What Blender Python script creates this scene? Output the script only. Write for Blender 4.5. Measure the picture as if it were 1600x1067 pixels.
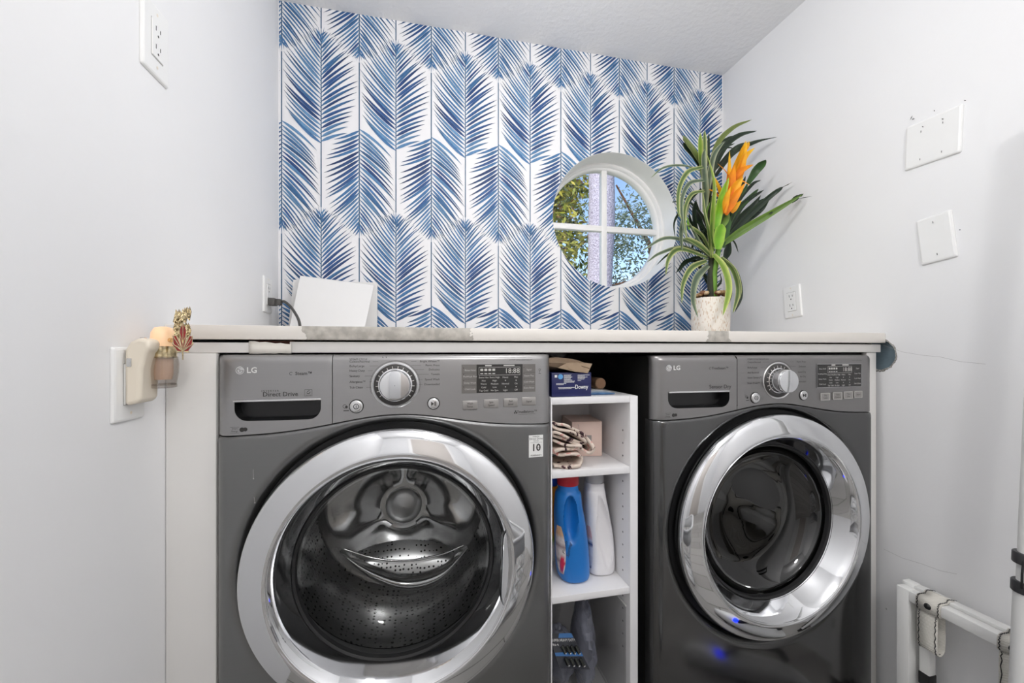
import bpy, bmesh, math, random
from mathutils import Vector, Matrix
rnd = random.Random(7)
PI = math.pi
for o in list(bpy.data.objects):
    bpy.data.objects.remove(o)
SC = bpy.context.scene
COL = SC.collection

# ------------------------------------------------------------------ camera, world, light, exposure
F, YAW, HOR, CY, CZ = 640.0, math.radians(12.55), 548.0, -1.55, 1.0
cam_d = bpy.data.cameras.new('camera')
cam_d.sensor_width = 36.0
cam_d.lens = F / 1600.0 * 36.0
cam_d.shift_y = (HOR - 533.5) / 1600.0
cam_d.clip_start = 0.02
cam = bpy.data.objects.new('camera', cam_d)
COL.objects.link(cam)
cam.location = (0, CY, CZ)
cam.rotation_euler = (PI / 2, 0, -YAW)
SC.camera = cam

SC.view_settings.view_transform = 'Standard'
SC.view_settings.look = 'None'
SC.view_settings.exposure = 0.0
SC.view_settings.gamma = 1.0
SC.view_settings.use_curve_mapping = False
SC.cycles.max_bounces = 14
SC.cycles.diffuse_bounces = 6
SC.cycles.glossy_bounces = 6
SC.cycles.transmission_bounces = 8
SC.cycles.transparent_max_bounces = 24
SC.cycles.sample_clamp_indirect = 6.0

world = bpy.data.worlds.new('sky')
SC.world = world
world.use_nodes = True
wn = world.node_tree
wn.nodes.clear()
w_out = wn.nodes.new('ShaderNodeOutputWorld')
w_bg = wn.nodes.new('ShaderNodeBackground')
w_sky = wn.nodes.new('ShaderNodeTexSky')
w_sky.sky_type = 'NISHITA'
w_sky.sun_disc = False
w_sky.sun_elevation = math.radians(42)
w_sky.sun_rotation = math.radians(215)
w_sky.air_density = 1.0
w_sky.dust_density = 0.6
w_bg.inputs['Strength'].default_value = 0.24
wn.links.new(w_sky.outputs[0], w_bg.inputs['Color'])
wn.links.new(w_bg.outputs[0], w_out.inputs['Surface'])

sun_d = bpy.data.lights.new('sun', 'SUN')
sun_d.energy = 3.6
sun_d.angle = math.radians(0.6)
sun_d.color = (1.0, 0.95, 0.86)
sun = bpy.data.objects.new('sun', sun_d)
COL.objects.link(sun)
sun.location = (-4, -4, 8)
sun.rotation_euler = Vector((0.62, 0.62, -0.72)).to_track_quat('-Z', 'Y').to_euler()

LAMPS = [(0.36, -0.84, 10.0, 0.10), (0.40, -2.2, 26.5, 0.10)]      # ceiling lamp, then an added fill lamp: x, y, watts, radius
CEIL = CZ + 1.2045

# ------------------------------------------------------------------ helpers
def lin(c):
    out = []
    for v in c[:3]:
        v = v / 255.0
        out.append(v / 12.92 if v <= 0.04045 else ((v + 0.055) / 1.055) ** 2.4)
    return (out[0], out[1], out[2], 1.0)

_cs, _sn = math.cos(YAW), math.sin(YAW)
def ray(u, v):
    a = (u - 800) / F
    return (_sn + a * _cs, _cs - a * _sn, (HOR - v) / F)
def at(u, v, Y):
    d = ray(u, v); t = (Y - CY) / d[1]
    return Vector((d[0] * t, Y, CZ + d[2] * t))
def atx(u, v, X):
    d = ray(u, v); t = X / d[0]
    return Vector((X, CY + d[1] * t, CZ + d[2] * t))

def mat(name, color, rough=0.5, metal=0.0, spec=0.5, noise=None, bump=None, coat=0.0, attr=None, emit=None, strength=1.0, trans=None, brushed=None):
    m = bpy.data.materials.new(name)
    m.use_nodes = True
    nt = m.node_tree
    b = nt.nodes['Principled BSDF']
    col = lin(color)
    b.inputs['Base Color'].default_value = col
    b.inputs['Roughness'].default_value = rough
    b.inputs['Metallic'].default_value = metal
    b.inputs['Specular IOR Level'].default_value = spec
    b.inputs['Coat Weight'].default_value = coat
    tc = nt.nodes.new('ShaderNodeTexCoord')
    src = None
    if attr:
        a = nt.nodes.new('ShaderNodeAttribute'); a.attribute_name = attr
        src = a.outputs['Color']
        nt.links.new(src, b.inputs['Base Color'])
    if noise:
        n = nt.nodes.new('ShaderNodeTexNoise')
        n.inputs['Scale'].default_value = noise[0]
        n.inputs['Detail'].default_value = 4
        nt.links.new(tc.outputs['Object'], n.inputs['Vector'])
        mr = nt.nodes.new('ShaderNodeMapRange')
        mr.inputs['From Min'].default_value = 0.3
        mr.inputs['From Max'].default_value = 0.7
        mr.inputs['To Min'].default_value = 1 - noise[1]
        mr.inputs['To Max'].default_value = 1 + noise[1] * 0.6
        nt.links.new(n.outputs['Fac'], mr.inputs['Value'])
        mx = nt.nodes.new('ShaderNodeMix'); mx.data_type = 'RGBA'; mx.blend_type = 'MULTIPLY'
        mx.inputs[0].default_value = 1.0
        if src: nt.links.new(src, mx.inputs[6])
        else: mx.inputs[6].default_value = col
        nt.links.new(mr.outputs[0], mx.inputs[7])
        nt.links.new(mx.outputs[2], b.inputs['Base Color'])
    if bump:
        n = nt.nodes.new('ShaderNodeTexNoise')
        n.inputs['Scale'].default_value = bump[0]
        n.inputs['Detail'].default_value = 3
        nt.links.new(tc.outputs['Object'], n.inputs['Vector'])
        bp = nt.nodes.new('ShaderNodeBump')
        bp.inputs['Strength'].default_value = bump[1]
        bp.inputs['Distance'].default_value = bump[2] if len(bump) > 2 else 0.002
        nt.links.new(n.outputs['Fac'], bp.inputs['Height'])
        nt.links.new(bp.outputs[0], b.inputs['Normal'])
    if brushed:
        mp = nt.nodes.new('ShaderNodeMapping')
        mp.inputs['Scale'].default_value = brushed
        n = nt.nodes.new('ShaderNodeTexNoise')
        n.inputs['Scale'].default_value = 1.0
        n.inputs['Detail'].default_value = 2
        nt.links.new(tc.outputs['Object'], mp.inputs['Vector'])
        nt.links.new(mp.outputs[0], n.inputs['Vector'])
        mr = nt.nodes.new('ShaderNodeMapRange')
        mr.inputs['To Min'].default_value = rough - 0.01
        mr.inputs['To Max'].default_value = rough + 0.02
        nt.links.new(n.outputs['Fac'], mr.inputs['Value'])
        nt.links.new(mr.outputs[0], b.inputs['Roughness'])
        mr2 = nt.nodes.new('ShaderNodeMapRange')
        mr2.inputs['To Min'].default_value = 0.975
        mr2.inputs['To Max'].default_value = 1.025
        nt.links.new(n.outputs['Fac'], mr2.inputs['Value'])
        mx = nt.nodes.new('ShaderNodeMix'); mx.data_type = 'RGBA'; mx.blend_type = 'MULTIPLY'
        mx.inputs[0].default_value = 1.0
        mx.inputs[6].default_value = col
        nt.links.new(mr2.outputs[0], mx.inputs[7])
        nt.links.new(mx.outputs[2], b.inputs['Base Color'])
    if emit:
        b.inputs['Emission Color'].default_value = lin(emit)
        b.inputs['Emission Strength'].default_value = strength
    if trans:
        b.inputs['Transmission Weight'].default_value = trans
        b.inputs['IOR'].default_value = 1.45
    return m

def thin_glass(name, tint, refl=0.0, rough=0.02, ior=1.5):
    m = bpy.data.materials.new(name)
    m.use_nodes = True
    nt = m.node_tree
    nt.nodes.clear()
    out = nt.nodes.new('ShaderNodeOutputMaterial')
    tr = nt.nodes.new('ShaderNodeBsdfTransparent'); tr.inputs['Color'].default_value = lin(tint)
    gl = nt.nodes.new('ShaderNodeBsdfGlossy'); gl.inputs['Roughness'].default_value = rough
    fr = nt.nodes.new('ShaderNodeLayerWeight'); fr.inputs['Blend'].default_value = 0.5
    pw = nt.nodes.new('ShaderNodeMath'); pw.operation = 'POWER'; pw.inputs[1].default_value = 4.0
    nt.links.new(fr.outputs['Facing'], pw.inputs[0])
    ad = nt.nodes.new('ShaderNodeMath'); ad.operation = 'MULTIPLY_ADD'; ad.inputs[1].default_value = 0.75; ad.inputs[2].default_value = refl + 0.04
    mx = nt.nodes.new('ShaderNodeMixShader')
    nt.links.new(pw.outputs[0], ad.inputs[0])
    nt.links.new(ad.outputs[0], mx.inputs[0])
    nt.links.new(tr.outputs[0], mx.inputs[1])
    nt.links.new(gl.outputs[0], mx.inputs[2])
    nt.links.new(mx.outputs[0], out.inputs['Surface'])
    return m

class MB:
    def __init__(s):
        s.v = []; s.f = []; s.m = []; s.c = []; s.uv = {}
        s.cur = 0
    def add(s, verts, faces, col=None):
        n = len(s.v)
        s.v += [Vector(p) for p in verts]
        if col is not None and not isinstance(col, list): col = [col] * len(verts)
        s.c += col if col else [(1, 1, 1, 1)] * len(verts)
        for f in faces:
            s.f.append([i + n for i in f]); s.m.append(s.cur)
        return n
    def box(s, a, b, bevel=0.0, seg=2, rot=None, col=None):
        a = Vector(a); b = Vector(b)
        bm = bmesh.new()
        bmesh.ops.create_cube(bm, size=1.0)
        d = b - a; c = (a + b) / 2
        for v in bm.verts:
            v.co = Vector((v.co.x * d.x, v.co.y * d.y, v.co.z * d.z))
        if bevel > 0:
            bmesh.ops.bevel(bm, geom=list(bm.edges), offset=bevel, segments=seg, affect='EDGES', profile=0.5)
        for v in bm.verts:
            if rot is not None: v.co = rot @ v.co
            v.co += c
        bm.verts.ensure_lookup_table()
        s.add([v.co.copy() for v in bm.verts], [[v.index for v in f.verts] for f in bm.faces], col)
        bm.free()
    def grid(s, rows, col=None, closed=False, flip=False):
        n = len(rows[0]); vs = [p for r in rows for p in r]; fs = []
        for i in range(len(rows) - 1):
            for j in range(n if closed else n - 1):
                k = (j + 1) % n
                q = [i * n + j, i * n + k, (i + 1) * n + k, (i + 1) * n + j]
                fs.append(q[::-1] if flip else q)
        cc = None
        if col is not None:
            cc = col if not isinstance(col, list) else [c for r in col for c in r]
        s.add(vs, fs, cc)
    def tube(s, pts, r, n=10, cap=True, col=None):
        pts = [Vector(p) for p in pts]
        rr = r if isinstance(r, (list, tuple)) else [r] * len(pts)
        up = None; rows = []
        for i, p in enumerate(pts):
            t = (pts[min(i + 1, len(pts) - 1)] - pts[max(i - 1, 0)]).normalized()
            if up is None:
                up = Vector((0, 0, 1)) if abs(t.z) < 0.9 else Vector((1, 0, 0))
            x = t.cross(up).normalized(); up = x.cross(t).normalized()
            rows.append([p + (x * math.cos(2 * PI * k / n) + up * math.sin(2 * PI * k / n)) * rr[i] for k in range(n)])
        st = len(s.v)
        s.grid(rows, col, closed=True)
        if cap:
            s.f.append([st + k for k in range(n)]); s.m.append(s.cur)
            e = st + n * (len(pts) - 1)
            s.f.append([e + k for k in range(n)][::-1]); s.m.append(s.cur)
    def lathe_y(s, cx, cz, prof, n=128, flip=False):            # prof: (radius, y)
        rows = [[(cx + r * math.cos(2 * PI * k / n), y, cz + r * math.sin(2 * PI * k / n)) for k in range(n)] for r, y in prof]
        s.grid(rows, closed=True, flip=flip)
    def lathe_z(s, cx, cy, prof, n=48, sx=1.0, sy=1.0, cap=True):
        rows = [[(cx + sx * r * math.cos(2 * PI * k / n), cy + sy * r * math.sin(2 * PI * k / n), z) for k in range(n)] for r, z in prof]
        st = len(s.v)
        s.grid(rows, closed=True)
        if cap:
            s.f.append([st + k for k in range(n)][::-1]); s.m.append(s.cur)
            e = st + n * (len(prof) - 1)
            s.f.append([e + k for k in range(n)]); s.m.append(s.cur)
    def prism(s, poly, d):                                        # poly: list of Vector, d: extrusion vector
        poly = [Vector(p) for p in poly]; d = Vector(d); n = len(poly)
        s.add(poly + [p + d for p in poly], [list(range(n))[::-1], [i + n for i in range(n)]] +
              [[i, (i + 1) % n, (i + 1) % n + n, i + n] for i in range(n)])

WL = {}
def build(name, mb, m, parent=None, smooth=40, attr=False, origin=None):
    me = bpy.data.meshes.new(name)
    if origin is None:
        xs = [p.x for p in mb.v]; ys = [p.y for p in mb.v]; zs = [p.z for p in mb.v]
        origin = Vector(((min(xs) + max(xs)) / 2, (min(ys) + max(ys)) / 2, min(zs)))
    origin = Vector(origin)
    me.from_pydata([p - origin for p in mb.v], [], mb.f)
    for x in (m if isinstance(m, (list, tuple)) else [m]): me.materials.append(x)
    if isinstance(m, (list, tuple)):
        me.polygons.foreach_set('material_index', mb.m)
    if attr:
        a = me.color_attributes.new('Col', 'FLOAT_COLOR', 'POINT')
        flat = []
        for c in mb.c: flat += list(c)
        a.data.foreach_set('color', flat)
    if smooth:
        me.polygons.foreach_set('use_smooth', [True] * len(me.polygons))
        me.set_sharp_from_angle(angle=math.radians(smooth))
    me.validate()
    o = bpy.data.objects.new(name, me)
    COL.objects.link(o)
    WL[o.name] = origin
    if parent:
        o.parent = parent; o.location = origin - WL[parent.name]
    else:
        o.location = origin
    return o
def thing(name, label, cat, loc, group=None):
    o = bpy.data.objects.new(name, None); COL.objects.link(o)
    o.empty_display_size = 0.05
    o.location = loc; WL[o.name] = Vector(loc)
    o['label'] = label; o['category'] = cat
    if group: o['group'] = group
    return o
def tag(o, label, cat, group=None):
    o['label'] = label; o['category'] = cat
    if group: o['group'] = group
    return o
def struct(o):
    o['kind'] = 'structure'; return o

_tc = {}
def text_geo(s, size=1.0, align='CENTER', bold=0.0):
    k = (s, align, bold)
    if k not in _tc:
        cu = bpy.data.curves.new('lettering', 'FONT'); cu.body = s; cu.align_x = align; cu.align_y = 'CENTER'
        cu.size = 1.0; cu.resolution_u = 2; cu.offset = bold
        ob = bpy.data.objects.new('lettering', cu); COL.objects.link(ob)
        dg = bpy.context.evaluated_depsgraph_get()
        me = bpy.data.meshes.new_from_object(ob.evaluated_get(dg))
        _tc[k] = ([v.co.copy() for v in me.vertices], [list(p.vertices) for p in me.polygons])
        bpy.data.objects.remove(ob); bpy.data.curves.remove(cu); bpy.data.meshes.remove(me)
    v, f = _tc[k]
    return [p * size for p in v], f

# ------------------------------------------------------------------ materials
M = {}
M['wall'] = mat('wall_paint', (232, 232, 233), 0.55, noise=(2.0, 0.02), bump=(60, 0.12, 0.002))
M['wall_far'] = mat('far_wall_paint', (205, 198, 192), 0.6, noise=(3, 0.02))
M['ceil'] = mat('ceiling_paint', (228, 228, 229), 0.8, noise=(2, 0.015), bump=(55, 0.55, 0.004))
M['paper'] = mat('wallpaper_ground', (233, 232, 234), 0.6, noise=(20, 0.015))
M['print'] = mat('wallpaper_print', (60, 90, 150), 0.6, attr='Col', noise=(90, 0.16))
M['white'] = mat('white_trim', (244, 243, 242), 0.4, noise=(6, 0.015))
M['plate'] = mat('white_plastic', (234, 234, 233), 0.3, noise=(10, 0.01))
M['ivory'] = mat('ivory_plastic', (232, 222, 205), 0.35, noise=(8, 0.02))
M['dark'] = mat('dark_slot', (40, 38, 36), 0.6, noise=(30, 0.05))
M['black'] = mat('black_plastic', (22, 22, 23), 0.35, noise=(30, 0.08))
M['rubber'] = mat('black_rubber', (26, 26, 27), 0.5, noise=(30, 0.1))
M['steel'] = mat('graphite_steel', (130, 130, 130), 0.30, 0.9, brushed=(2.0, 2.0, 520.0))
M['steel2'] = mat('graphite_panel', (158, 157, 157), 0.36, 0.8, brushed=(2.0, 2.0, 520.0))
M['dsteel'] = mat('dryer_steel', (102, 102, 102), 0.14, 0.9, brushed=(2.0, 2.0, 520.0))
M['dsteel2'] = mat('dryer_panel', (140, 138, 138), 0.32, 0.8, brushed=(2.0, 2.0, 520.0))
M['cabinet'] = mat('cabinet_side', (58, 57, 56), 0.32, 0.6, noise=(8, 0.05))
M['chrome'] = mat('chrome', (226, 227, 229), 0.05, 1.0, noise=(5, 0.02))
M['silver'] = mat('satin_silver', (212, 212, 212), 0.22, 0.9, noise=(12, 0.03))
M['drum'] = mat('drum_steel', (186, 186, 186), 0.13, 1.0, noise=(12, 0.12))
M['boot'] = mat('grey_boot', (92, 92, 92), 0.35, noise=(20, 0.05))
M['lcd'] = mat('display_glass', (48, 47, 46), 0.18, noise=(20, 0.05))
M['ink'] = mat('dark_ink', (48, 46, 45), 0.5, noise=(60, 0.05))
M['whiteink'] = mat('white_ink', (232, 232, 230), 0.45, noise=(60, 0.03))
M['greyink'] = mat('grey_ink', (196, 194, 190), 0.45, noise=(60, 0.03))
M['btn'] = mat('button_grey', (158, 155, 152), 0.35, 0.5, noise=(40, 0.03))
M['wglass'] = thin_glass('door_glass', (232, 233, 233), -0.018)
M['dglass'] = thin_glass('dark_door_glass', (78, 78, 79), 0.06)
M['pane'] = thin_glass('window_pane', (250, 252, 255), 0.0)
M['clear'] = thin_glass('clear_plastic', (246, 246, 246), 0.02, 0.1)
M['cupglass'] = thin_glass('cup_glass', (228, 224, 220), 0.05)
M['shelf'] = mat('white_melamine', (230, 229, 230), 0.35, noise=(5, 0.015))
M['panel'] = mat('painted_panel', (226, 224, 221), 0.45, noise=(5, 0.02))
M['gold'] = mat('gold_metal', (214, 196, 158), 0.18, 1.0, noise=(200, 0.5))
M['enamel'] = mat('red_enamel', (140, 18, 14), 0.2, noise=(40, 0.2), coat=0.5)
M['glow'] = mat('warm_glow', (250, 214, 176), 0.4, emit=(255, 196, 140), strength=0.25)

# ------------------------------------------------------------------ room shell
XL, XR, YB, YF = -0.478, 1.29, 0.0, -3.3
WCX, WCZ, WR = 0.788, CZ + 0.537, 0.277

def holed_plate(mb, rect, hole, N, P, thick, inner_only=False):
    """flat plate with a round hole; P maps (a, b, depth) to a point"""
    a0, a1, b0, b1 = rect; ca, cb, R = hole
    angs = [2 * PI * k / N for k in range(N)]
    for a, b in ((a0, b0), (a1, b0), (a1, b1), (a0, b1)):
        angs.append(math.atan2(b - cb, a - ca) % (2 * PI))
    angs = sorted(set(round(x, 6) for x in angs))
    inn = []; out = []
    for t in angs:
        dx, dy = math.cos(t), math.sin(t)
        ts = []
        if dx > 1e-9: ts.append((a1 - ca) / dx)
        if dx < -1e-9: ts.append((a0 - ca) / dx)
        if dy > 1e-9: ts.append((b1 - cb) / dy)
        if dy < -1e-9: ts.append((b0 - cb) / dy)
        tt = min(ts)
        inn.append((ca + R * dx, cb + R * dy)); out.append((ca + tt * dx, cb + tt * dy))
    mb.cur = 0
    mb.grid([[P(a, b, 0) for a, b in inn], [P(a, b, 0) for a, b in out]], closed=True)
    mb.cur = 1
    mb.grid([[P(a, b, 0) for a, b in inn], [P(a, b, thick) for a, b in inn]], closed=True)
    mb.cur = 2
    mb.grid([[P(a, b, thick) for a, b in inn], [P(a, b, thick) for a, b in out]], closed=True)
    mb.grid([[P(a, b, 0) for a, b in out], [P(a, b, thick) for a, b in out]], closed=True)

mb = MB(); mb.box((XL - 0.1, YF - 0.1, -0.1), (XR + 0.1, YB + 0.16, 0.0))
def floor_mat():
    m = mat('wood_floor', (128, 118, 108), 0.4)
    nt = m.node_tree; b = nt.nodes['Principled BSDF']
    tc = nt.nodes.new('ShaderNodeTexCoord')
    br = nt.nodes.new('ShaderNodeTexBrick')
    br.inputs['Color1'].default_value = lin((168, 165, 161)); br.inputs['Color2'].default_value = lin((146, 143, 139))
    br.inputs['Mortar'].default_value = lin((60, 55, 50)); br.inputs['Scale'].default_value = 1.0
    br.inputs['Brick Width'].default_value = 0.9; br.inputs['Row Height'].default_value = 0.15; br.inputs['Mortar Size'].default_value = 0.003
    nt.links.new(tc.outputs['Object'], br.inputs['Vector'])
    nt.links.new(br.outputs['Color'], b.inputs['Base Color'])
    return m
struct(build('floor', mb, floor_mat(), smooth=0))
mb = MB(); mb.box((XL - 0.1, YF - 0.1, CEIL), (XR + 0.1, YB + 0.16, CEIL + 0.1))
struct(build('ceiling', mb, M['ceil'], smooth=0))
mb = MB(); mb.box((XL - 0.1, YF, 0), (XL, YB, CEIL))
struct(build('wall_left', mb, M['wall'], smooth=0))
# right wall with the hole knocked into the plasterboard at the counter's front corner
HY, HZ, HR = -0.625, CZ - 0.012, 0.044
mb = MB()
holed_plate(mb, (YF, YB, 0.0, CEIL), (HY, HZ, HR), 64, lambda a, b, d: (XR + d, a, b), 0.016)
wall_r = struct(build('wall_right', mb, [M['wall'], mat('torn_plaster', (190, 188, 184), 0.9, noise=(200, 0.4), bump=(180, 1.0, 0.004)), M['wall']], smooth=0))
mb = MB(); mb.box((XR + 0.0165, HY - 0.15, HZ - 0.15), (XR + 0.03, HY + 0.15, HZ + 0.15))
build('backing_board', mb, mat('blue_grey_board', (112, 130, 140), 0.7, noise=(30, 0.2)), wall_r, smooth=0)
# ragged rim of the hole
mb = MB(); rows = []
for k in range(73):
    t = 2 * PI * k / 72; j = [rnd.uniform(-0.0015, 0.002) for _ in range(3)]
    rows.append([(XR - 0.0004, HY + (HR + 0.004 + j[0]) * math.cos(t), HZ + (HR + 0.004 + j[0]) * math.sin(t)),
                 (XR - 0.0016, HY + (HR + 0.001 + j[1]) * math.cos(t), HZ + (HR + 0.001 + j[1]) * math.sin(t)),
                 (XR + 0.004, HY + (HR - 0.002 + j[2]) * math.cos(t), HZ + (HR - 0.002 + j[2]) * math.sin(t))])
rows[-1] = rows[0]
mb.grid(rows)
build('torn_rim', mb, mat('plaster_rim', (150, 148, 144), 0.95, noise=(300, 0.5)), wall_r)
# back wall with the round window opening
mb = MB()
holed_plate(mb, (XL, XR, 0.0, CEIL), (WCX, WCZ, WR), 128, lambda a, b, d: (a, YB + d, b), 0.16)
wall_b = struct(build('wall_back', mb, [M['paper'], M['white'], M['white']], smooth=30))
# wall behind the camera with a doorway trim
mb = MB(); mb.box((XL - 0.1, YF - 0.1, 0), (XR + 0.1, YF, CEIL))
wall_f = struct(build('wall_front', mb, M['wall'], smooth=0))
mb = MB()
mb.box((0.03, YF - 0.001, 0), (0.10, YF + 0.02, 2.05), 0.004); mb.box((0.86, YF - 0.001, 0), (0.93, YF + 0.02, 2.05), 0.004)
mb.box((0.03, YF - 0.001, 2.05), (0.93, YF + 0.02, 2.12), 0.004)
d1 = struct(build('door_1', mb, M['white']))
mb = MB(); mb.box((0.10, YF - 0.002, 0.01), (0.86, YF + 0.008, 2.05), 0.002)
build('door_leaf', mb, M['wall_far'], d1)

# ------------------------------------------------------------------ wallpaper print: alternating hanging and rising palm fronds
def clip_half(poly, inside, cross):
    out = []
    for i in range(len(poly)):
        a, b = poly[i], poly[(i + 1) % len(poly)]
        ia, ib = inside(a), inside(b)
        if ia: out.append(a)
        if ia != ib: out.append(cross(a, b))
    return out
def lerp2(a, b, t):
    return (a[0] + (b[0] - a[0]) * t, a[1] + (b[1] - a[1]) * t) + tuple([tuple(x + (y - x) * t for x, y in zip(a[2], b[2]))])
def clip_axis(poly, ax, lim, sign):
    return clip_half(poly, lambda p: sign * (p[ax] - lim) <= 0, lambda a, b: lerp2(a, b, (lim - a[ax]) / (b[ax] - a[ax])))
HOLE = [(WCX + (WR + 0.0008) * math.cos(2 * PI * k / 96), WCZ + (WR + 0.0008) * math.sin(2 * PI * k / 96)) for k in range(96)]
def outside_hole(poly):
    if all(math.hypot(p[0] - WCX, p[1] - WCZ) > WR + 0.03 for p in poly): return [poly]
    if all(math.hypot(p[0] - WCX, p[1] - WCZ) < WR - 0.004 for p in poly): return []
    res = []; rest = poly
    for k in range(96):
        a = HOLE[k]; b = HOLE[(k + 1) % 96]
        nx, nz = b[1] - a[1], -(b[0] - a[0])
        dist = lambda p: (p[0] - a[0]) * nx + (p[1] - a[1]) * nz
        if all(dist(p) <= 0 for p in rest): continue
        o_ = clip_half(rest, lambda p: dist(p) >= 0, lambda p, q: lerp2(p, q, dist(p) / (dist(p) - dist(q))))
        if len(o_) >= 3: res.append(o_)
        rest = clip_half(rest, lambda p: dist(p) <= 0, lambda p, q: lerp2(p, q, dist(p) / (dist(p) - dist(q))))
        if len(rest) < 3: break
    return res
wp = MB()
def put_poly(poly, lift=0.0006):
    for ax, lim, sg in ((0, XL + 0.002, -1), (0, XR - 0.004, 1), (1, CEIL - 0.0005, 1), (1, CZ, -1)):
        poly = clip_axis(poly, ax, lim, sg)
        if len(poly) < 3: return
    for q in outside_hole(poly):
        wp.add([(p[0], YB - lift, p[1]) for p in q], [list(range(len(q)))], [p[2] for p in q])
PAL = [lin(c) for c in ((84, 130, 174), (62, 112, 162), (42, 90, 148), (28, 70, 130), (22, 56, 112), (98, 142, 182), (50, 96, 142), (20, 46, 84))]
NAVY = lin((22, 38, 60)); STEM = lin((66, 100, 130))
def mixc(a, b, t): return tuple(x + (y - x) * t for x, y in zip(a, b))
def interp(tab, f):
    for p, q in zip(tab, tab[1:]):
        if f <= q[0]:
            t = (f - p[0]) / (q[0] - p[0]); return p[1] + (q[1] - p[1]) * t, p[2] + (q[2] - p[2]) * t
    return tab[-1][1:]
LEFT = [(0, 0.86, 0.25), (0.2, 0.95, 0.47), (0.43, 0.95, 0.76), (0.6, 0.72, 0.885), (0.8, 0.38, 0.975), (1.0, 0.04, 1.02)]
RIGHT = [(0, 0.66, 0.09), (0.2, 0.90, 0.36), (0.37, 0.93, 0.61), (0.55, 0.80, 0.80), (0.75, 0.46, 0.94), (1.0, 0.04, 1.02)]
lif = [0]
def leaf_bez(p0, p1, p2, w, col, coltip, r):
    n = 8; prev = None; lif[0] = (lif[0] + 7) % 61; lift = 0.0005 + lif[0] * 9e-6
    for i in range(n + 1):
        t = i / n
        x = (1 - t) ** 2 * p0[0] + 2 * t * (1 - t) * p1[0] + t * t * p2[0]
        z = (1 - t) ** 2 * p0[1] + 2 * t * (1 - t) * p1[1] + t * t * p2[1]
        dx = 2 * (1 - t) * (p1[0] - p0[0]) + 2 * t * (p2[0] - p1[0]); dz = 2 * (1 - t) * (p1[1] - p0[1]) + 2 * t * (p2[1] - p1[1])
        d = math.hypot(dx, dz) or 1; nx, nz = -dz / d, dx / d
        hw = w * 0.5 * min(1, t / 0.22 + 0.16) * (1 - t ** 2.4) ** 0.9 if i < n else 0.00015
        c = mixc(col, coltip, max(0, (t - 0.5) / 0.5) ** 1.2)
        cur = ((x + nx * hw, z + nz * hw, mixc(c, PAL[5], 0.30 * r)), (x - nx * hw, z - nz * hw, mixc(c, NAVY, 0.55 * (1 - r))))
        if prev: put_poly([prev[0], prev[1], cur[1], cur[0]], lift)
        prev = cur
def frond(xs, zbase, length, up, seed):
    r = random.Random(seed); sg = 1 if up else -1; n = 25
    for side in (1, -1):
        tab = RIGHT if side > 0 else LEFT
        for k in range(n):
            f = (k + 0.4 * (side > 0)) / n * 0.975
            e, zt_ = interp(tab, f)
            e *= r.uniform(0.94, 1.05); zt_ += r.uniform(-0.012, 0.012)
            p0 = (xs, zbase + sg * length * f); p2 = (xs + side * sg * e * SS, zbase + sg * length * zt_)
            dx, dz = p2[0] - p0[0], p2[1] - p0[1]; L = math.hypot(dx, dz)
            nx, nz = -dz / L, dx / L
            up_n = 1 if (nz * sg) > 0 else -1
            bow = (0.085 if side > 0 else -0.075) * (1 - 0.75 * f) * up_n
            p1 = (p0[0] + dx * 0.5 + nx * bow * L, p0[1] + dz * 0.5 + nz * bow * L)
            perp = length / n * abs(dx) / L
            w = min(0.0112, max(0.0022, perp * (r.uniform(0.66, 1.08) if f < 0.62 else r.uniform(0.58, 0.84))))
            if side > 0 and 0.12 < f < 0.6: pick = r.choice((1, 2, 3, 3, 4, 2, 1))
            else: pick = r.choice((0, 1, 5, 6, 1, 6, 3, 0))
            c = PAL[pick]
            leaf_bez(p0, p1, p2, w, c, mixc(c, NAVY, r.uniform(0.3, 0.95)), r.random())
    for k in range(5):
        a = math.radians(90 + (k - 2) * 11) * sg
        L = length * (0.135 - 0.014 * abs(k - 2)) * r.uniform(0.9, 1.1); p0 = (xs, zbase + sg * length * (0.885 + 0.012 * (2 - abs(k - 2))))
        leaf_bez(p0, (p0[0] + math.cos(a) * L / 2, p0[1] + math.sin(a) * L / 2), (p0[0] + math.cos(a) * L, p0[1] + math.sin(a) * L), 0.0030, PAL[1], PAL[6], 0.5)
S0, SS, PER = -0.468, 0.1265, 0.627
for k in range(-1, 15):
    x = S0 + SS * k
    for j in range(-2, 3):
        if k % 2:    # rising
            zt = CZ + 1.126 - PER * j; zb = zt - 0.397
            frond(x, zb, 0.397, True, 11 + j * 3)
            put_poly([(x - 0.0018, zb - 0.225, STEM), (x + 0.0018, zb - 0.225, STEM), (x + 0.0016, zt - 0.03, STEM), (x - 0.0016, zt - 0.03, STEM)], 0.0011)
        else:
            zt = CZ + 1.042 - PER * j; zb = zt + 0.378
            frond(x, zb, 0.378, False, 71 + j * 5)
            put_poly([(x - 0.0018, zt + 0.03, STEM), (x + 0.0018, zt + 0.03, STEM), (x + 0.0018, zb + 0.238, STEM), (x - 0.0018, zb + 0.238, STEM)], 0.0011)
wpo = build('wallpaper_print', wp, M['print'], wall_b, smooth=0, attr=True)
wpo['kind'] = 'stuff'

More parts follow.
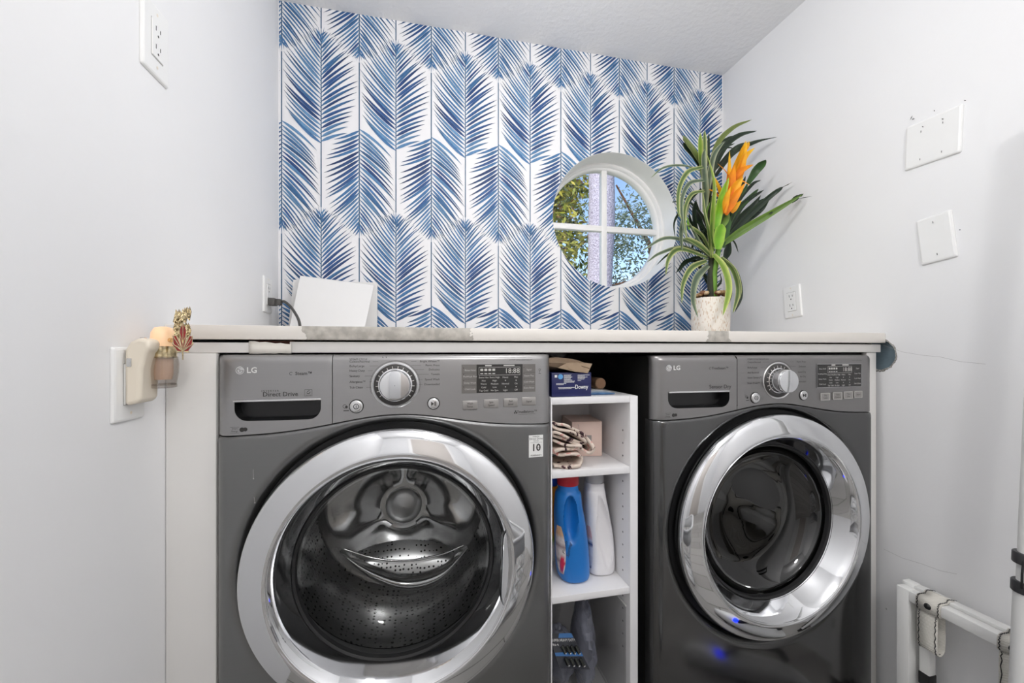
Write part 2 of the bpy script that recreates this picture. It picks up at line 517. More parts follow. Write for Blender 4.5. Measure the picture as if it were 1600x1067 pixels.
# ------------------------------------------------------------------ round window
GY = 0.133
win = bpy.data.objects.new('window_1', None); COL.objects.link(win)
win.location = (WCX, GY, WCZ - 0.27); WL[win.name] = win.location.copy(); struct(win)
mb = MB()
mb.lathe_y(WCX, WCZ, [(WR, 0.098), (0.270, 0.098), (0.266, 0.102), (0.264, 0.112), (0.258, 0.115), (0.2545, 0.121), (0.2545, 0.150), (WR, 0.150), (WR, 0.098)], 128)
build('window_frame', mb, M['white'], win)
mb = MB(); mb.box((WCX - 0.0125, GY - 0.014, WCZ - 0.257), (WCX + 0.0125, GY + 0.014, WCZ + 0.257), 0.003)
build('muntin', mb, M['white'], win)
mb = MB(); mb.box((WCX - 0.257, GY - 0.013, WCZ - 0.0125), (WCX + 0.257, GY + 0.013, WCZ + 0.0125), 0.003)
build('muntin', mb, M['white'], win)
mb = MB(); N = 96
mb.add([(WCX + 0.256 * math.cos(2 * PI * k / N), GY + 0.004, WCZ + 0.256 * math.sin(2 * PI * k / N)) for k in range(N)], [list(range(N))])
build('pane', mb, M['pane'], win, smooth=0)

# ------------------------------------------------------------------ trees outside
def leaf_cloud(n, box, cols, size, seed, dens=None):
    r = random.Random(seed); m = MB(); x0, x1, y0, y1, z0, z1 = box
    cl = [(r.uniform(x0, x1), r.uniform(y0, y1), r.uniform(z0, z1)) for _ in range(26)]
    for i in range(n):
        c = r.choice(cl)
        p = Vector((c[0] + r.gauss(0, 0.11), c[1] + r.gauss(0, 0.12), c[2] + r.gauss(0, 0.12)))
        if p.y < 1.66: p.y = 1.66 + r.random() * 0.3
        L = size * r.uniform(0.6, 1.3); w = L * 0.30
        d = Vector((r.uniform(-1, 1), r.uniform(-0.6, 0.6), r.uniform(-1.0, 0.35))).normalized()
        s_ = d.cross(Vector((r.uniform(-0.6, 0.6), -1, r.uniform(-0.3, 0.6)))).normalized()
        cc = lin(r.choice(cols))
        m.add([p, p + d * L * 0.5 + s_ * w * 0.5, p + d * L, p + d * L * 0.5 - s_ * w * 0.5], [[0, 1, 2, 3]], cc)
    return m
def leafmat(name, transl=0.35):
    m = mat(name, (120, 140, 50), 0.5, attr='Col', noise=(30, 0.2))
    nt = m.node_tree; b = nt.nodes['Principled BSDF']; out = nt.nodes['Material Output']
    t = nt.nodes.new('ShaderNodeBsdfTranslucent'); a = nt.nodes.new('ShaderNodeAttribute'); a.attribute_name = 'Col'
    nt.links.new(a.outputs['Color'], t.inputs['Color'])
    mx = nt.nodes.new('ShaderNodeMixShader'); mx.inputs[0].default_value = transl
    nt.links.new(b.outputs[0], mx.inputs[1]); nt.links.new(t.outputs[0], mx.inputs[2]); nt.links.new(mx.outputs[0], out.inputs['Surface'])
    return m
M['foliage'] = leafmat('foliage')
M['bark'] = mat('brown_bark', (112, 78, 58), 0.9, noise=(30, 0.4), bump=(40, 0.8, 0.01))
def trunk_mat():
    m = mat('pale_speckled_bark', (196, 186, 205), 0.9, bump=(60, 0.8, 0.01))
    nt = m.node_tree; b = nt.nodes['Principled BSDF']; tc = nt.nodes.new('ShaderNodeTexCoord')
    n = nt.nodes.new('ShaderNodeTexNoise'); n.inputs['Scale'].default_value = 120; n.inputs['Detail'].default_value = 8
    nt.links.new(tc.outputs['Object'], n.inputs['Vector'])
    cr = nt.nodes.new('ShaderNodeValToRGB')
    cr.color_ramp.elements[0].position = 0.36; cr.color_ramp.elements[0].color = lin((150, 140, 158))
    cr.color_ramp.elements[1].position = 0.62; cr.color_ramp.elements[1].color = lin((216, 208, 222))
    nt.links.new(n.outputs['Fac'], cr.inputs[0]); nt.links.new(cr.outputs[0], b.inputs['Base Color'])
    return m
t = trunk_t = thing('tree', 'tree with a pale lavender-grey speckled trunk rising right behind the round window', 'tree', (1.405, 1.5, 0))
mb = MB(); pts = [(1.405 + 0.012 * math.sin(i * 0.9), 1.5, 0.25 * i) for i in range(16)]
mb.tube(pts, [0.102 + 0.004 * math.sin(i * 1.7) for i in range(16)], 24)
build('trunk', mb, trunk_mat(), t)
t = thing('tree', 'yellow-green sunlit tree with brown branches seen through the left half of the round window', 'tree', (0.75, 1.7, 0))
mb = leaf_cloud(6500, (0.74, 1.36, 1.72, 2.05, CZ + 0.25, CZ + 1.6), [(176, 178, 60), (150, 158, 48), (196, 190, 86), (120, 132, 44), (90, 104, 40), (208, 196, 70), (70, 84, 38), (120, 92, 60), (206, 200, 90), (222, 206, 96)], 0.075, 3)
fo = build('foliage', mb, M['foliage'], t, smooth=0, attr=True); fo['kind'] = 'stuff'
mb = MB()
mb.tube([(0.70, 1.92, 0), (0.72, 1.9, 0.9), (0.70, 1.9, 1.9), (0.62, 1.92, 2.7)], [0.07, 0.06, 0.045, 0.02], 12)
mb.tube([(0.85, 1.88, CZ + 1.15), (1.0, 1.86, CZ + 0.98), (1.16, 1.84, CZ + 0.82), (1.3, 1.82, CZ + 0.72)], [0.022, 0.02, 0.017, 0.01], 8)
mb.tube([(0.71, 1.9, CZ + 0.62), (0.98, 1.88, CZ + 0.74), (1.2, 1.85, CZ + 0.66)], [0.02, 0.014, 0.008], 8)
mb.tube([(0.71, 1.9, CZ + 0.9), (0.80, 1.9, CZ + 1.1), (0.85, 1.88, CZ + 1.16), (0.83, 1.88, CZ + 1.3)], [0.028, 0.024, 0.022, 0.008], 8)
build('branch', mb, M['bark'], t)
t = thing('tree', 'grey-green drooping tree against blue sky in the right half of the round window', 'tree', (2.95, 3.0, 0))
mb = leaf_cloud(3000, (1.80, 2.65, 2.85, 3.3, CZ + 0.25, CZ + 0.92), [(112, 118, 108), (130, 136, 122), (88, 98, 92), (150, 154, 136)], 0.066, 5)
m2 = leaf_cloud(2000, (1.80, 2.75, 2.85, 3.3, CZ + 1.1, CZ + 1.95), [(112, 128, 106), (136, 148, 126), (96, 112, 98)], 0.060, 9)
mb.add(m2.v, m2.f, m2.c)
fo = build('foliage', mb, M['foliage'], t, smooth=0, attr=True); fo['kind'] = 'stuff'
mb = MB(); mb.tube([(2.98, 3.0, 0), (2.95, 3.0, 1.2), (2.75, 3.0, 2.3), (2.3, 3.0, 3.0)], [0.06, 0.05, 0.03, 0.01], 10)
mb.tube([(2.93, 3.0, 1.5), (2.5, 3.0, 1.85), (2.1, 3.0, 1.75)], [0.03, 0.018, 0.006], 8)
build('branch', mb, M['bark'], t)
mb = MB(); mb.box((-6, 0.3, -0.25), (10, 14, -0.15))
struct(build('ground', mb, mat('lawn', (108, 122, 76), 0.9, noise=(4, 0.2)), smooth=0))

# ------------------------------------------------------------------ counter, rail, side panels
def slab_mat():
    m = mat('painted_stone', (228, 224, 218), 0.35)
    nt = m.node_tree; b = nt.nodes['Principled BSDF']
    g = nt.nodes.new('ShaderNodeNewGeometry'); sep = nt.nodes.new('ShaderNodeSeparateXYZ')
    nt.links.new(g.outputs['Position'], sep.inputs[0])
    nz = nt.nodes.new('ShaderNodeTexNoise'); nz.inputs['Scale'].default_value = 26; nz.inputs['Detail'].default_value = 3
    nt.links.new(g.outputs['Position'], nz.inputs['Vector'])
    def math_(op, a, b_, c=None):
        n = nt.nodes.new('ShaderNodeMath'); n.operation = op
        for i, q in enumerate((a, b_)):
            if isinstance(q, (int, float)): n.inputs[i].default_value = q
            else: nt.links.new(q, n.inputs[i])
        return n.outputs[0]
    wob = math_('MULTIPLY', math_('SUBTRACT', nz.outputs['Fac'], 0.5), 0.09)
    x = math_('ADD', sep.outputs['X'], wob)
    def band(lo, hi): return math_('MULTIPLY', math_('GREATER_THAN', x, lo), math_('LESS_THAN', x, hi))
    mask = math_('MAXIMUM', band(-0.235, 0.107), band(0.715, 0.775))
    mask = math_('MULTIPLY', mask, math_('LESS_THAN', sep.outputs['Y'], -0.6425))
    n2 = nt.nodes.new('ShaderNodeTexNoise'); n2.inputs['Scale'].default_value = 42; n2.inputs['Detail'].default_value = 5
    nt.links.new(g.outputs['Position'], n2.inputs['Vector'])
    cr = nt.nodes.new('ShaderNodeValToRGB')
    cr.color_ramp.elements[0].position = 0.4; cr.color_ramp.elements[0].color = lin((168, 163, 155))
    cr.color_ramp.elements[1].position = 0.68; cr.color_ramp.elements[1].color = lin((206, 201, 192))
    nt.links.new(n2.outputs['Fac'], cr.inputs[0])
    mx = nt.nodes.new('ShaderNodeMix'); mx.data_type = 'RGBA'
    mx.inputs[6].default_value = lin((231, 226, 219))
    nt.links.new(mask, mx.inputs[0]); nt.links.new(cr.outputs[0], mx.inputs[7]); nt.links.new(mx.outputs[2], b.inputs['Base Color'])
    return m
ct = thing('countertop', 'long off-white stone countertop running wall to wall over both laundry machines', 'countertop', (0.4, -0.33, CZ))
mb = MB(); mb.box((XL + 0.001, -0.645, CZ + 0.0225), (XR - 0.001, -0.001, CZ + 0.0505), 0.0015, 2)
build('slab', mb, slab_mat(), ct)
mb = MB(); mb.box((-0.262, -0.633, CZ - 0.004), (XR - 0.002, -0.612, CZ + 0.0185), 0.001)
build('front_rail', mb, M['panel'], ct)
mb = MB(); mb.box((XL + 0.001, -0.635, CZ - 0.004), (-0.318, -0.612, CZ + 0.0165), 0.001)
build('front_rail', mb, M['panel'], ct)
mb = MB(); mb.box((-0.262, -0.60, CZ - 0.003), (XR - 0.002, -0.02, CZ + 0.021))
build('subtop', mb, M['dark'], ct, smooth=0)
# torn paper end on the left rail
mb = MB(); rows = []
for i in range(9):
    t_ = i / 8; x = -0.335 + 0.077 * t_
    rag = 0.0009 * math.sin(i * 2.3)
    rows.append([(x, -0.6365 - 0.0008 * math.sin(t_ * 3), CZ - 0.006 + rag * t_ + 0.001 * t_), (x, -0.6372 - 0.0008 * math.sin(t_ * 3 + 1), CZ + 0.004), (x, -0.637, CZ + 0.0195 - 0.006 * t_ + rag)])
mb.grid(rows)
pp = build('torn_paper', mb, mat('torn_paper', (232, 228, 220), 0.8, noise=(40, 0.05)), ct)
s_ = pp.modifiers.new('solid', 'SOLIDIFY'); s_.thickness = 0.0008
mb = MB(); mb.box((-0.335, -0.625, CZ + 0.0), (-0.255, -0.61, CZ + 0.0205))
build('rail_block', mb, mat('brown_wood', (92, 52, 38), 0.7, noise=(30, 0.3)), ct, smooth=0)

mb = MB(); mb.box((XL + 0.001, -0.640, 0.001), (-0.392, -0.622, CZ - 0.0045), 0.001)
tag(build('side_panel', mb, M['panel']), 'tall narrow white filler panel between the left wall and the washing machine', 'panel')
mb = MB(); mb.box((1.2440, -0.628, 0.001), (XR - 0.012, -0.612, CZ - 0.0045), 0.001)
tag(build('side_panel', mb, M['panel']), 'narrow white filler panel between the dryer and the right wall', 'panel')

# ------------------------------------------------------------------ laundry machines
def cat(pts, n):
    """Catmull-Rom through points, n samples per span"""
    P = [Vector(p) for p in pts]; P = [P[0] * 2 - P[1]] + P + [P[-1] * 2 - P[-2]]; out = []
    for i in range(1, len(P) - 2):
        for k in range(n):
            t = k / n; a, b, c, d = P[i - 1:i + 3]
            out.append(0.5 * ((2 * b) + (c - a) * t + (2 * a - 5 * b + 4 * c - d) * t * t + (3 * b - 3 * c + d - a) * t ** 3))
    out.append(P[-2]); return out

def perforated(name, color, sx, sy, r, rough=0.25, polar=False):
    m = mat(name, color, rough, 1.0, noise=(12, 0.1))
    nt = m.node_tree; b = nt.nodes['Principled BSDF']
    uv = nt.nodes.new('ShaderNodeTexCoord'); mp = nt.nodes.new('ShaderNodeMapping')
    mp.inputs['Scale'].default_value = (sx, sy, sx)
    vo = nt.nodes.new('ShaderNodeTexVoronoi'); vo.inputs['Randomness'].default_value = 0.35; vo.inputs['Scale'].default_value = 1.0
    if polar:
        sp = nt.nodes.new('ShaderNodeSeparateXYZ'); nt.links.new(uv.outputs['Object'], sp.inputs[0])
        an = nt.nodes.new('ShaderNodeMath'); an.operation = 'ARCTAN2'
        nt.links.new(sp.outputs['Z'], an.inputs[0]); nt.links.new(sp.outputs['X'], an.inputs[1])
        ml = nt.nodes.new('ShaderNodeMath'); ml.operation = 'MULTIPLY'; ml.inputs[1].default_value = 0.245
        nt.links.new(an.outputs[0], ml.inputs[0])
        cb = nt.nodes.new('ShaderNodeCombineXYZ'); nt.links.new(ml.outputs[0], cb.inputs[0]); nt.links.new(sp.outputs['Y'], cb.inputs[1])
        nt.links.new(cb.outputs[0], mp.inputs['Vector'])
    else:
        nt.links.new(uv.outputs['Object'], mp.inputs['Vector'])
    nt.links.new(mp.outputs[0], vo.inputs['Vector'])
    lt = nt.nodes.new('ShaderNodeMath'); lt.operation = 'LESS_THAN'; lt.inputs[1].default_value = r
    nt.links.new(vo.outputs['Distance'], lt.inputs[0])
    mx = nt.nodes.new('ShaderNodeMix'); mx.data_type = 'RGBA'
    old = b.inputs['Base Color'].links[0].from_socket
    nt.links.new(old, mx.inputs[6]); mx.inputs[7].default_value = lin((14, 14, 14))
    nt.links.new(lt.outputs[0], mx.inputs[0]); nt.links.new(mx.outputs[2], b.inputs['Base Color'])
    inv = nt.nodes.new('ShaderNodeMath'); inv.operation = 'SUBTRACT'; inv.inputs[0].default_value = 1.0
    nt.links.new(lt.outputs[0], inv.inputs[1]); nt.links.new(inv.outputs[0], b.inputs['Metallic'])
    return m
M['perf'] = perforated('perforated_drum', (205, 205, 205), 72, 72, 0.24, 0.2, True)
M['perf2'] = perforated('perforated_lifter', (226, 226, 226), 92, 92, 0.25, 0.35)

DR = 0.4475        # door centre below the machine's top
class Machine:
    def __init__(s, name, label, category, cx, yf, zt, steel, panel):
        s.cx, s.yf, s.zt = cx, yf, CZ + zt
        s.root = thing(name, label, category, (cx, yf + 0.32, 0.0))
        s.steel, s.panel = steel, panel
        s.zc = s.zt - DR
    def seam(s, x): return -0.168 + 0.034 * math.exp(-(x / 0.165) ** 2)
    def up(s, x, z):
        r = 0.026; e = min(max(0, abs(x) - (0.343 - r)), r * 0.995)
        y = s.yf + r - math.sqrt(r * r - e * e) + 0.010 * (x / 0.343) ** 2
        rt = 0.012; e = min(max(0, z - (-0.008 - rt)), rt * 0.99)
        return y + rt - math.sqrt(rt * rt - e * e)
    def low(s, x, z):
        r = 0.026; e = min(max(0, abs(x) - (0.343 - r)), r * 0.995)
        y = s.yf - 0.004 + r - math.sqrt(r * r - e * e) + 0.010 * (x / 0.343) ** 2
        rl = 0.006; e = min(max(0, z - (s.seam(x) - rl)), rl * 0.99)
        y += rl - math.sqrt(rl * rl - e * e)
        rr = math.hypot(x, z + DR); rb = 0.022
        e = min(max(0, 0.3185 - rr), rb * 0.99)
        return y + rb - math.sqrt(rb * rb - e * e)
    def W(s, x, y, z): return Vector((s.cx + x, y, s.zt + z))
    def polar(s, mb, cen, inner, outer, f, N, extra, dI=0.022, dO=0.027):
        angs = sorted(set([round(2 * PI * k / N, 6) for k in range(N)] + [round(a % (2 * PI), 6) for a in extra]))
        cols = []
        for t in angs:
            ri, ro = inner(t), outer(t); rg = ro - ri
            ki = min(1, rg * 0.45 / dI); ko = min(1, rg * 0.45 / dO)
            rs = [ri + d * ki for d in (0, dI * 0.05, dI * 0.15, dI * 0.3, dI * 0.5, dI * 0.75, dI)]
            a, b = rs[-1], ro - dO * ko
            rs += [a + (b - a) * q for q in (0.25, 0.5, 0.75)]
            rs += [ro - dO * ko * q for q in (1, 0.75, 0.5, 0.32, 0.18, 0.08, 0.02, 0)]
            col = []
            for r in rs:
                x = cen[0] + r * math.cos(t); z = cen[1] + r * math.sin(t)
                col.append(s.W(x, f(x, z), z))
            cols.append(col)
        rows = [[c[i] for c in cols] for i in range(len(cols[0]))]
        mb.grid(rows, closed=True)
        return rows
    def outer_fn(s, cen, x0, x1, z0, topf):
        def fn(t):
            dx, dz = math.cos(t), math.sin(t)
            ts = []
            if dx > 1e-9: ts.append((x1 - cen[0]) / dx)
            if dx < -1e-9: ts.append((x0 - cen[0]) / dx)
            if dz < -1e-9: ts.append((z0(cen[0]) - cen[1]) / dz if not callable(z0) else 9)
            r = min(ts) if ts else 9
            # march to the curved top / bottom
            lo, hi = 0.0, min(r, 2.0)
            def ok(q):
                x = cen[0] + q * dx; z = cen[1] + q * dz
                return z <= topf(x) and z >= z0(x)
            if ok(hi): return hi
            for _ in range(40):
                mid = (lo + hi) / 2
                if ok(mid): lo = mid
                else: hi = mid
            return lo
        return fn
    def decal(s, mb, pts2, faces, lift=0.0006, f=None):
        f = f or s.up
        mb.add([s.W(x, f(x, z) - lift, z) for x, z in pts2], faces)
    def rect(s, mb, x0, x1, z0, z1, lift=0.0006, f=None):
        n = max(1, int((x1 - x0) / 0.02)); pts = []; fs = []
        for i in range(n + 1):
            x = x0 + (x1 - x0) * i / n; pts += [(x, z0), (x, z1)]
        for i in range(n): fs.append([2 * i, 2 * i + 2, 2 * i + 3, 2 * i + 1])
        s.decal(mb, pts, fs, lift, f)
    def disc(s, mb, x, z, r, lift=0.0006, n=24, f=None):
        s.decal(mb, [(x + r * math.cos(2 * PI * k / n), z + r * math.sin(2 * PI * k / n)) for k in range(n)], [list(range(n))], lift, f)
    def arc(s, mb, x, z, r, w, a0=0, a1=2 * PI, lift=0.0006, n=32, f=None):
        pts = []; fs = []
        for k in range(n + 1):
            a = a0 + (a1 - a0) * k / n
            pts += [(x + (r - w / 2) * math.cos(a), z + (r - w / 2) * math.sin(a)), (x + (r + w / 2) * math.cos(a), z + (r + w / 2) * math.sin(a))]
        for k in range(n): fs.append([2 * k, 2 * k + 1, 2 * k + 3, 2 * k + 2])
        s.decal(mb, pts, fs, lift, f)
    def line(s, mb, x0, z0, x1, z1, w=0.0005, lift=0.0006, f=None):
        d = math.hypot(x1 - x0, z1 - z0); nx, nz = -(z1 - z0) / d * w / 2, (x1 - x0) / d * w / 2
        n = max(1, int(d / 0.02)); pts = []; fs = []
        for i in range(n + 1):
            t = i / n; x = x0 + (x1 - x0) * t; z = z0 + (z1 - z0) * t
            pts += [(x + nx, z + nz), (x - nx, z - nz)]
        for i in range(n): fs.append([2 * i, 2 * i + 1, 2 * i + 3, 2 * i + 2])
        s.decal(mb, pts, fs, lift, f)
    def text(s, mb, t, x, z, size, align='CENTER', lift=0.0007, f=None, bold=0.0, sx=1.0):
        v, fa = text_geo(t, size, align, bold)
        s.decal(mb, [(x + p.x * sx, z + p.y) for p in v], fa, lift, f)
    def button(s, x, z, r, name='button', label=None, depth=0.004):
        mb = MB(); y = s.up(x, z)
        mb.lathe_y(s.cx + x, s.zt + z, [(0.0005, y - depth - 0.0006), (r * 0.6, y - depth - 0.0003), (r * 0.88, y - depth), (r, y - depth + 0.0012), (r, y + 0.002)], 36, flip=True)
        o = build(name, mb, M['silver'], s.root)
        mb = MB(); mb.lathe_y(s.cx + x, s.zt + z, [(r, y - 0.0006), (r + 0.0018, y - 0.0008), (r + 0.0022, y + 0.001)], 36, flip=True)
        build('bezel', mb, M['cabinet'], o)
        return o, y - depth - 0.0009
    def shell(s):
        mb = MB()
        xa, xb, ya, yb, z0c, z1c = s.cx - 0.341, s.cx + 0.341, s.yf + 0.030, -0.03, 0.02, s.zt - 0.010
        mb.box((xa, ya, z0c), (xa + 0.004, yb, z1c)); mb.box((xb - 0.004, ya, z0c), (xb, yb, z1c))
        mb.box((xa + 0.004, yb - 0.004, z0c), (xb - 0.004, yb, z1c)); mb.box((xa + 0.004, ya, z1c - 0.004), (xb - 0.004, yb - 0.004, z1c)); mb.box((xa + 0.004, ya, z0c), (xb - 0.004, yb - 0.004, z0c + 0.004))
        s.body = build('cabinet', mb, M['cabinet'], s.root)
        # lower front with the round door opening
        mb = MB(); cen = (0.0, -DR); zb = s.zt * -1 + 0.03
        out = s.outer_fn(cen, -0.343, 0.343, lambda x: zb, s.seam)
        ex = [math.atan2(s.seam(0.343) + DR, 0.343), math.atan2(s.seam(0.343) + DR, -0.343), math.atan2(zb + DR, 0.343), math.atan2(zb + DR, -0.343)]
        rows = s.polar(mb, cen, lambda t: 0.2975, out, s.low, 160, ex)
        # turn the outer edge back onto the cabinet, and the opening's edge inwards
        mb.grid([rows[-1], [Vector((p.x, s.yf + 0.05, p.z)) for p in rows[-1]]], closed=True)
        build('front_panel', mb, s.steel, s.root, smooth=50)
        mb = MB()
        mb.lathe_y(s.cx, s.zc, [(0.302, s.yf + 0.016), (0.296, s.yf + 0.022), (0.25, s.yf + 0.026), (0.207, s.yf + 0.020)], 128)
        build('door_recess', mb, M['rubber'], s.root)
        # control fascia, right of the drawer joint
        mb = MB(); xs = [s.xj] + [s.xj + (0.343 - s.xj) * (1 - (1 - i / 30) ** 1.6) for i in range(1, 31)]; rows = []
        zz = [0, 0.02, 0.06, 0.2, 0.4, 0.6, 0.8]
        for x in xs:
            a = s.seam(x) + 0.0016; col = []
            for q in zz: col.append(a + (-0.022 - a) * q)
            col += [-0.020, -0.017, -0.0145, -0.012, -0.0100, -0.0085, -0.008]
            rows.append([s.W(x, s.yf + 0.03, col[0])] + [s.W(x, s.up(x, z), z) for z in col] + [s.W(x, s.yf + 0.03, -0.008)])
        mb.grid(rows, flip=True)
        s.fascia = build('control_panel', mb, s.panel, s.root, smooth=50)
    def drawer(s, x0, x1, z0, z1, rad):
        cen = ((x0 + x1) / 2, (z0 + z1) / 2 + 0.004)
        def inner(t):
            dx, dz = math.cos(t), math.sin(t)
            def ok(q):
                x = cen[0] + q * dx; z = cen[1] + q * dz
                if x < x0 or x > x1 or z > z1 or z < z0: return False
                for c in (x0 + rad, x1 - rad):
                    if ((x < c) if c < cen[0] else (x > c)) and z < z0 + rad:
                        if math.hypot(x - c, z - z0 - rad) > rad: return False
                return True
            lo, hi = 0, 0.3
            for _ in range(40):
                mid = (lo + hi) / 2
                if ok(mid): lo = mid
                else: hi = mid
            return lo
        xl = -0.343; xr = s.xj - 0.0016
        out = s.outer_fn(cen, xl, xr, lambda x: s.seam(x) + 0.0016, lambda x: -0.008)
        ex = [math.atan2(z - cen[1], x - cen[0]) for x, z in ((xl, -0.008), (xr, -0.008), (xl, s.seam(xl) + 0.0016), (xr, s.seam(xr) + 0.0016), (x0, z1), (x1, z1))]
        mb = MB()
        rows = s.polar(mb, cen, inner, out, s.up, 120, ex, 0.012, 0.024)
        mb.grid([rows[-1], [Vector((p.x, s.yf + 0.03, p.z)) for p in rows[-1]]], closed=True)
        o = build('dispenser_drawer', mb, s.panel, s.root, smooth=50)
        mb = MB()
        mb.grid([[p + Vector((0, 0.0, 0)) for p in rows[0]], [p + Vector((0, 0.006, 0)) for p in rows[0]], [Vector((s.cx + cen[0] + (p.x - s.cx - cen[0]) * 0.97, s.yf + 0.034, s.zt + cen[1] + (p.z - s.zt - cen[1]) * 0.86)) for p in rows[0]]], closed=True, flip=True)
        n = len(rows[0]); k = len(mb.v) - n; mb.f.append([k + i for i in range(n)]); mb.m.append(0)
        build('handle_pocket', mb, M['black'], o, smooth=35)
        mb = MB(); mb.box((s.cx + x0 - 0.0005, s.up(cen[0], z1) - 0.0030, s.zt + z1 - 0.0035), (s.cx + x1 + 0.0005, s.yf + 0.022, s.zt + z1 + 0.0005), 0.001)
        build('handle_lip', mb, M['silver'], o)
        return o
    def door(s, glass, deep, out):
        y = s.yf - out
        # outer chrome ring, the inner cone and the glass bowl
        mb = MB()
        prof = [(0.2800, y + 0.018), (0.2880, y + 0.010), (0.2895, y - 0.004), (0.2885, y - 0.011), (0.2862, y - 0.0155), (0.2835, y - 0.0178), (0.272, y - 0.0222), (0.258, y - 0.0265), (0.246, y - 0.0295), (0.2415, y - 0.0305), (0.2392, y - 0.0302), (0.2375, y - 0.0285), (0.2360, y - 0.0285)]
        mb.lathe_y(s.cx, s.zc, prof, 160)
        ring = build('door', mb, M['chrome'], s.root, smooth=60)
        mb = MB()
        mb.lathe_y(s.cx, s.zc, [(0.2360, y - 0.029), (0.2345, y - 0.0275), (0.2335, y - 0.0285), (0.2315, y - 0.0270), (0.222, y - 0.010), (0.212, y + 0.010), (0.204, y + 0.026)], 160)
        build('inner_ring', mb, M['chrome'], ring, smooth=40)
        mb = MB()
        mb.lathe_y(s.cx, s.zc, [(0.2045, y + 0.024), (0.2035, y + 0.0225), (0.199, y + 0.025), (0.197, y + 0.034)], 160)
        build('gasket', mb, M['rubber'], ring, smooth=40)
        mb = MB(); pr = []
        for i in range(15):
            a = i / 14 * PI / 2
            pr.append((0.197 * math.cos(a) ** 0.55 if i < 14 else 0.0006, y + 0.034 + deep * math.sin(a) ** 1.15))
        mb.lathe_y(s.cx, s.zc, pr, 96)
        build('glass_bowl', mb, glass, ring, smooth=80)
        return ring
    def drum(s, depth, col):
        y0 = s.yf + 0.075
        mb = MB()
        mb.lathe_y(s.cx, s.zc, [(0.206, s.yf + 0.016), (0.213, s.yf + 0.036), (0.216, s.yf + 0.045), (0.224, s.yf + 0.055), (0.228, y0)], 96)
        build('door_boot', mb, M['boot'], s.root)
        mb = MB()
        mb.lathe_y(s.cx, s.zc, [(0.226, y0), (0.243, y0 + 0.012), (0.245, y0 + 0.03), (0.245, y0 + depth - 0.03), (0.235, y0 + depth)], 128)
        dr = build('drum', mb, col, s.root, origin=(s.cx, y0, s.zc))
        mb = MB(); prof = [(0.235, y0 + depth), (0.20, y0 + depth - 0.004), (0.17, y0 + depth + 0.018), (0.085, y0 + depth + 0.012), (0.066, y0 + depth - 0.008), (0.058, y0 + depth - 0.006), (0.0006, y0 + depth - 0.006)]
        rows = []
        for r, yy in prof:
            row = []
            for k in range(128):
                t = 2 * PI * k / 128
                sp = max(0, math.cos(3 * (t - PI / 2))) ** 3
                q = yy - (0.018 * sp if 0.08 < r < 0.19 else 0)
                row.append((s.cx + r * math.cos(t), q, s.zc + r * math.sin(t)))
            rows.append(row)
        mb.grid(rows, closed=True)
        build('drum_back', mb, M['drum'], dr, smooth=60)
        mb = MB()
        mb.lathe_y(s.cx, s.zc, [(0.050, y0 + depth - 0.006), (0.050, y0 + depth - 0.013), (0.046, y0 + depth - 0.017), (0.03, y0 + depth - 0.022), (0.0006, y0 + depth - 0.025)], 48)
        build('drum_cap', mb, mat('satin_cap', (190, 190, 190), 0.32, 1.0, noise=(20, 0.05)), dr, smooth=60)
        return dr, y0
    def lifter(s, dr, ang, y0, y1, h, mt):
        mb = MB(); rows = []
        ca, sa = math.cos(ang), math.sin(ang); n = 15
        for i in range(13):
            t = i / 12; yy = y0 + (y1 - y0) * t
            hh = h * math.sin(PI * min(max(t, 0.02), 0.98)) ** 0.45
            row = []
            for k in range(n):
                u = -1 + 2 * k / (n - 1); ww = 0.038 * u
                rr = 0.245 - hh * (1 - abs(u) ** 2.2)
                row.append((s.cx + rr * ca - ww * sa, yy, s.zc + rr * sa + ww * ca))
            rows.append(row)
        mb.grid(rows)
        return build('lifter', mb, mt, dr, smooth=60)

# ---------------- washing machine
wm = Machine('washing_machine', 'graphite steel front-load washing machine with a large chrome door ring, left of the shelf unit', 'washing machine', -0.048, -0.660, 0.0, M['steel'], M['steel2'])
wm.xj = -0.1265
wm.shell()
dw = wm.drawer(-0.307, -0.149, -0.138, -0.0965, 0.024)
door = wm.door(M['wglass'], 0.085, 0.018)
dr, y0 = wm.drum(0.27, M['perf'])
# the lifter facing the door: a lens of perforated sheet above a rounded polished ridge
def lens(upper, lower, Yu, Yl, n=28):
    U = cat([at(u, v, Yu) for u, v in upper], n // (len(upper) - 1)); Lw = cat([at(u, v, Yl) for u, v in lower], n // (len(lower) - 1))
    return U, Lw
U, Lw = lens([(548, 866), (590, 850), (636, 843), (682, 847), (722, 861)], [(548, 867), (590, 887), (636, 896), (682, 889), (722, 862)], -0.395, -0.44)
mb = MB(); mb.grid([[a + (b_ - a) * t + Vector((0, -0.012 * math.sin(PI * t), 0)) for a, b_ in zip(U, Lw)] for t in (0, 0.25, 0.5, 0.75, 1)])
lfo = build('lifter', mb, M['perf2'], dr, smooth=70)
R0 = cat([at(u, v, -0.445) for u, v in ((534, 858), (585, 884), (636, 898), (686, 886), (728, 852))], 7)
R1 = cat([at(u, v, -0.455) for u, v in ((530, 862), (580, 905), (636, 924), (690, 908), (732, 856))], 7)
mb = MB(); mb.grid([[a + (b_ - a) * t + Vector((0, -0.020 * math.sin(PI * t), 0.006 * math.sin(PI * t))) for a, b_ in zip(R0, R1)] for t in [i / 8 for i in range(9)]])
build('lifter_ridge', mb, M['drum'], lfo, smooth=80)
mb = MB(); mb.tube(cat([at(u, v, -0.452) for u, v in ((538, 858), (585, 872), (636, 876), (690, 866), (724, 852))], 6), 0.003, 8)
build('lifter_seam', mb, M['drum'], lfo, smooth=80)
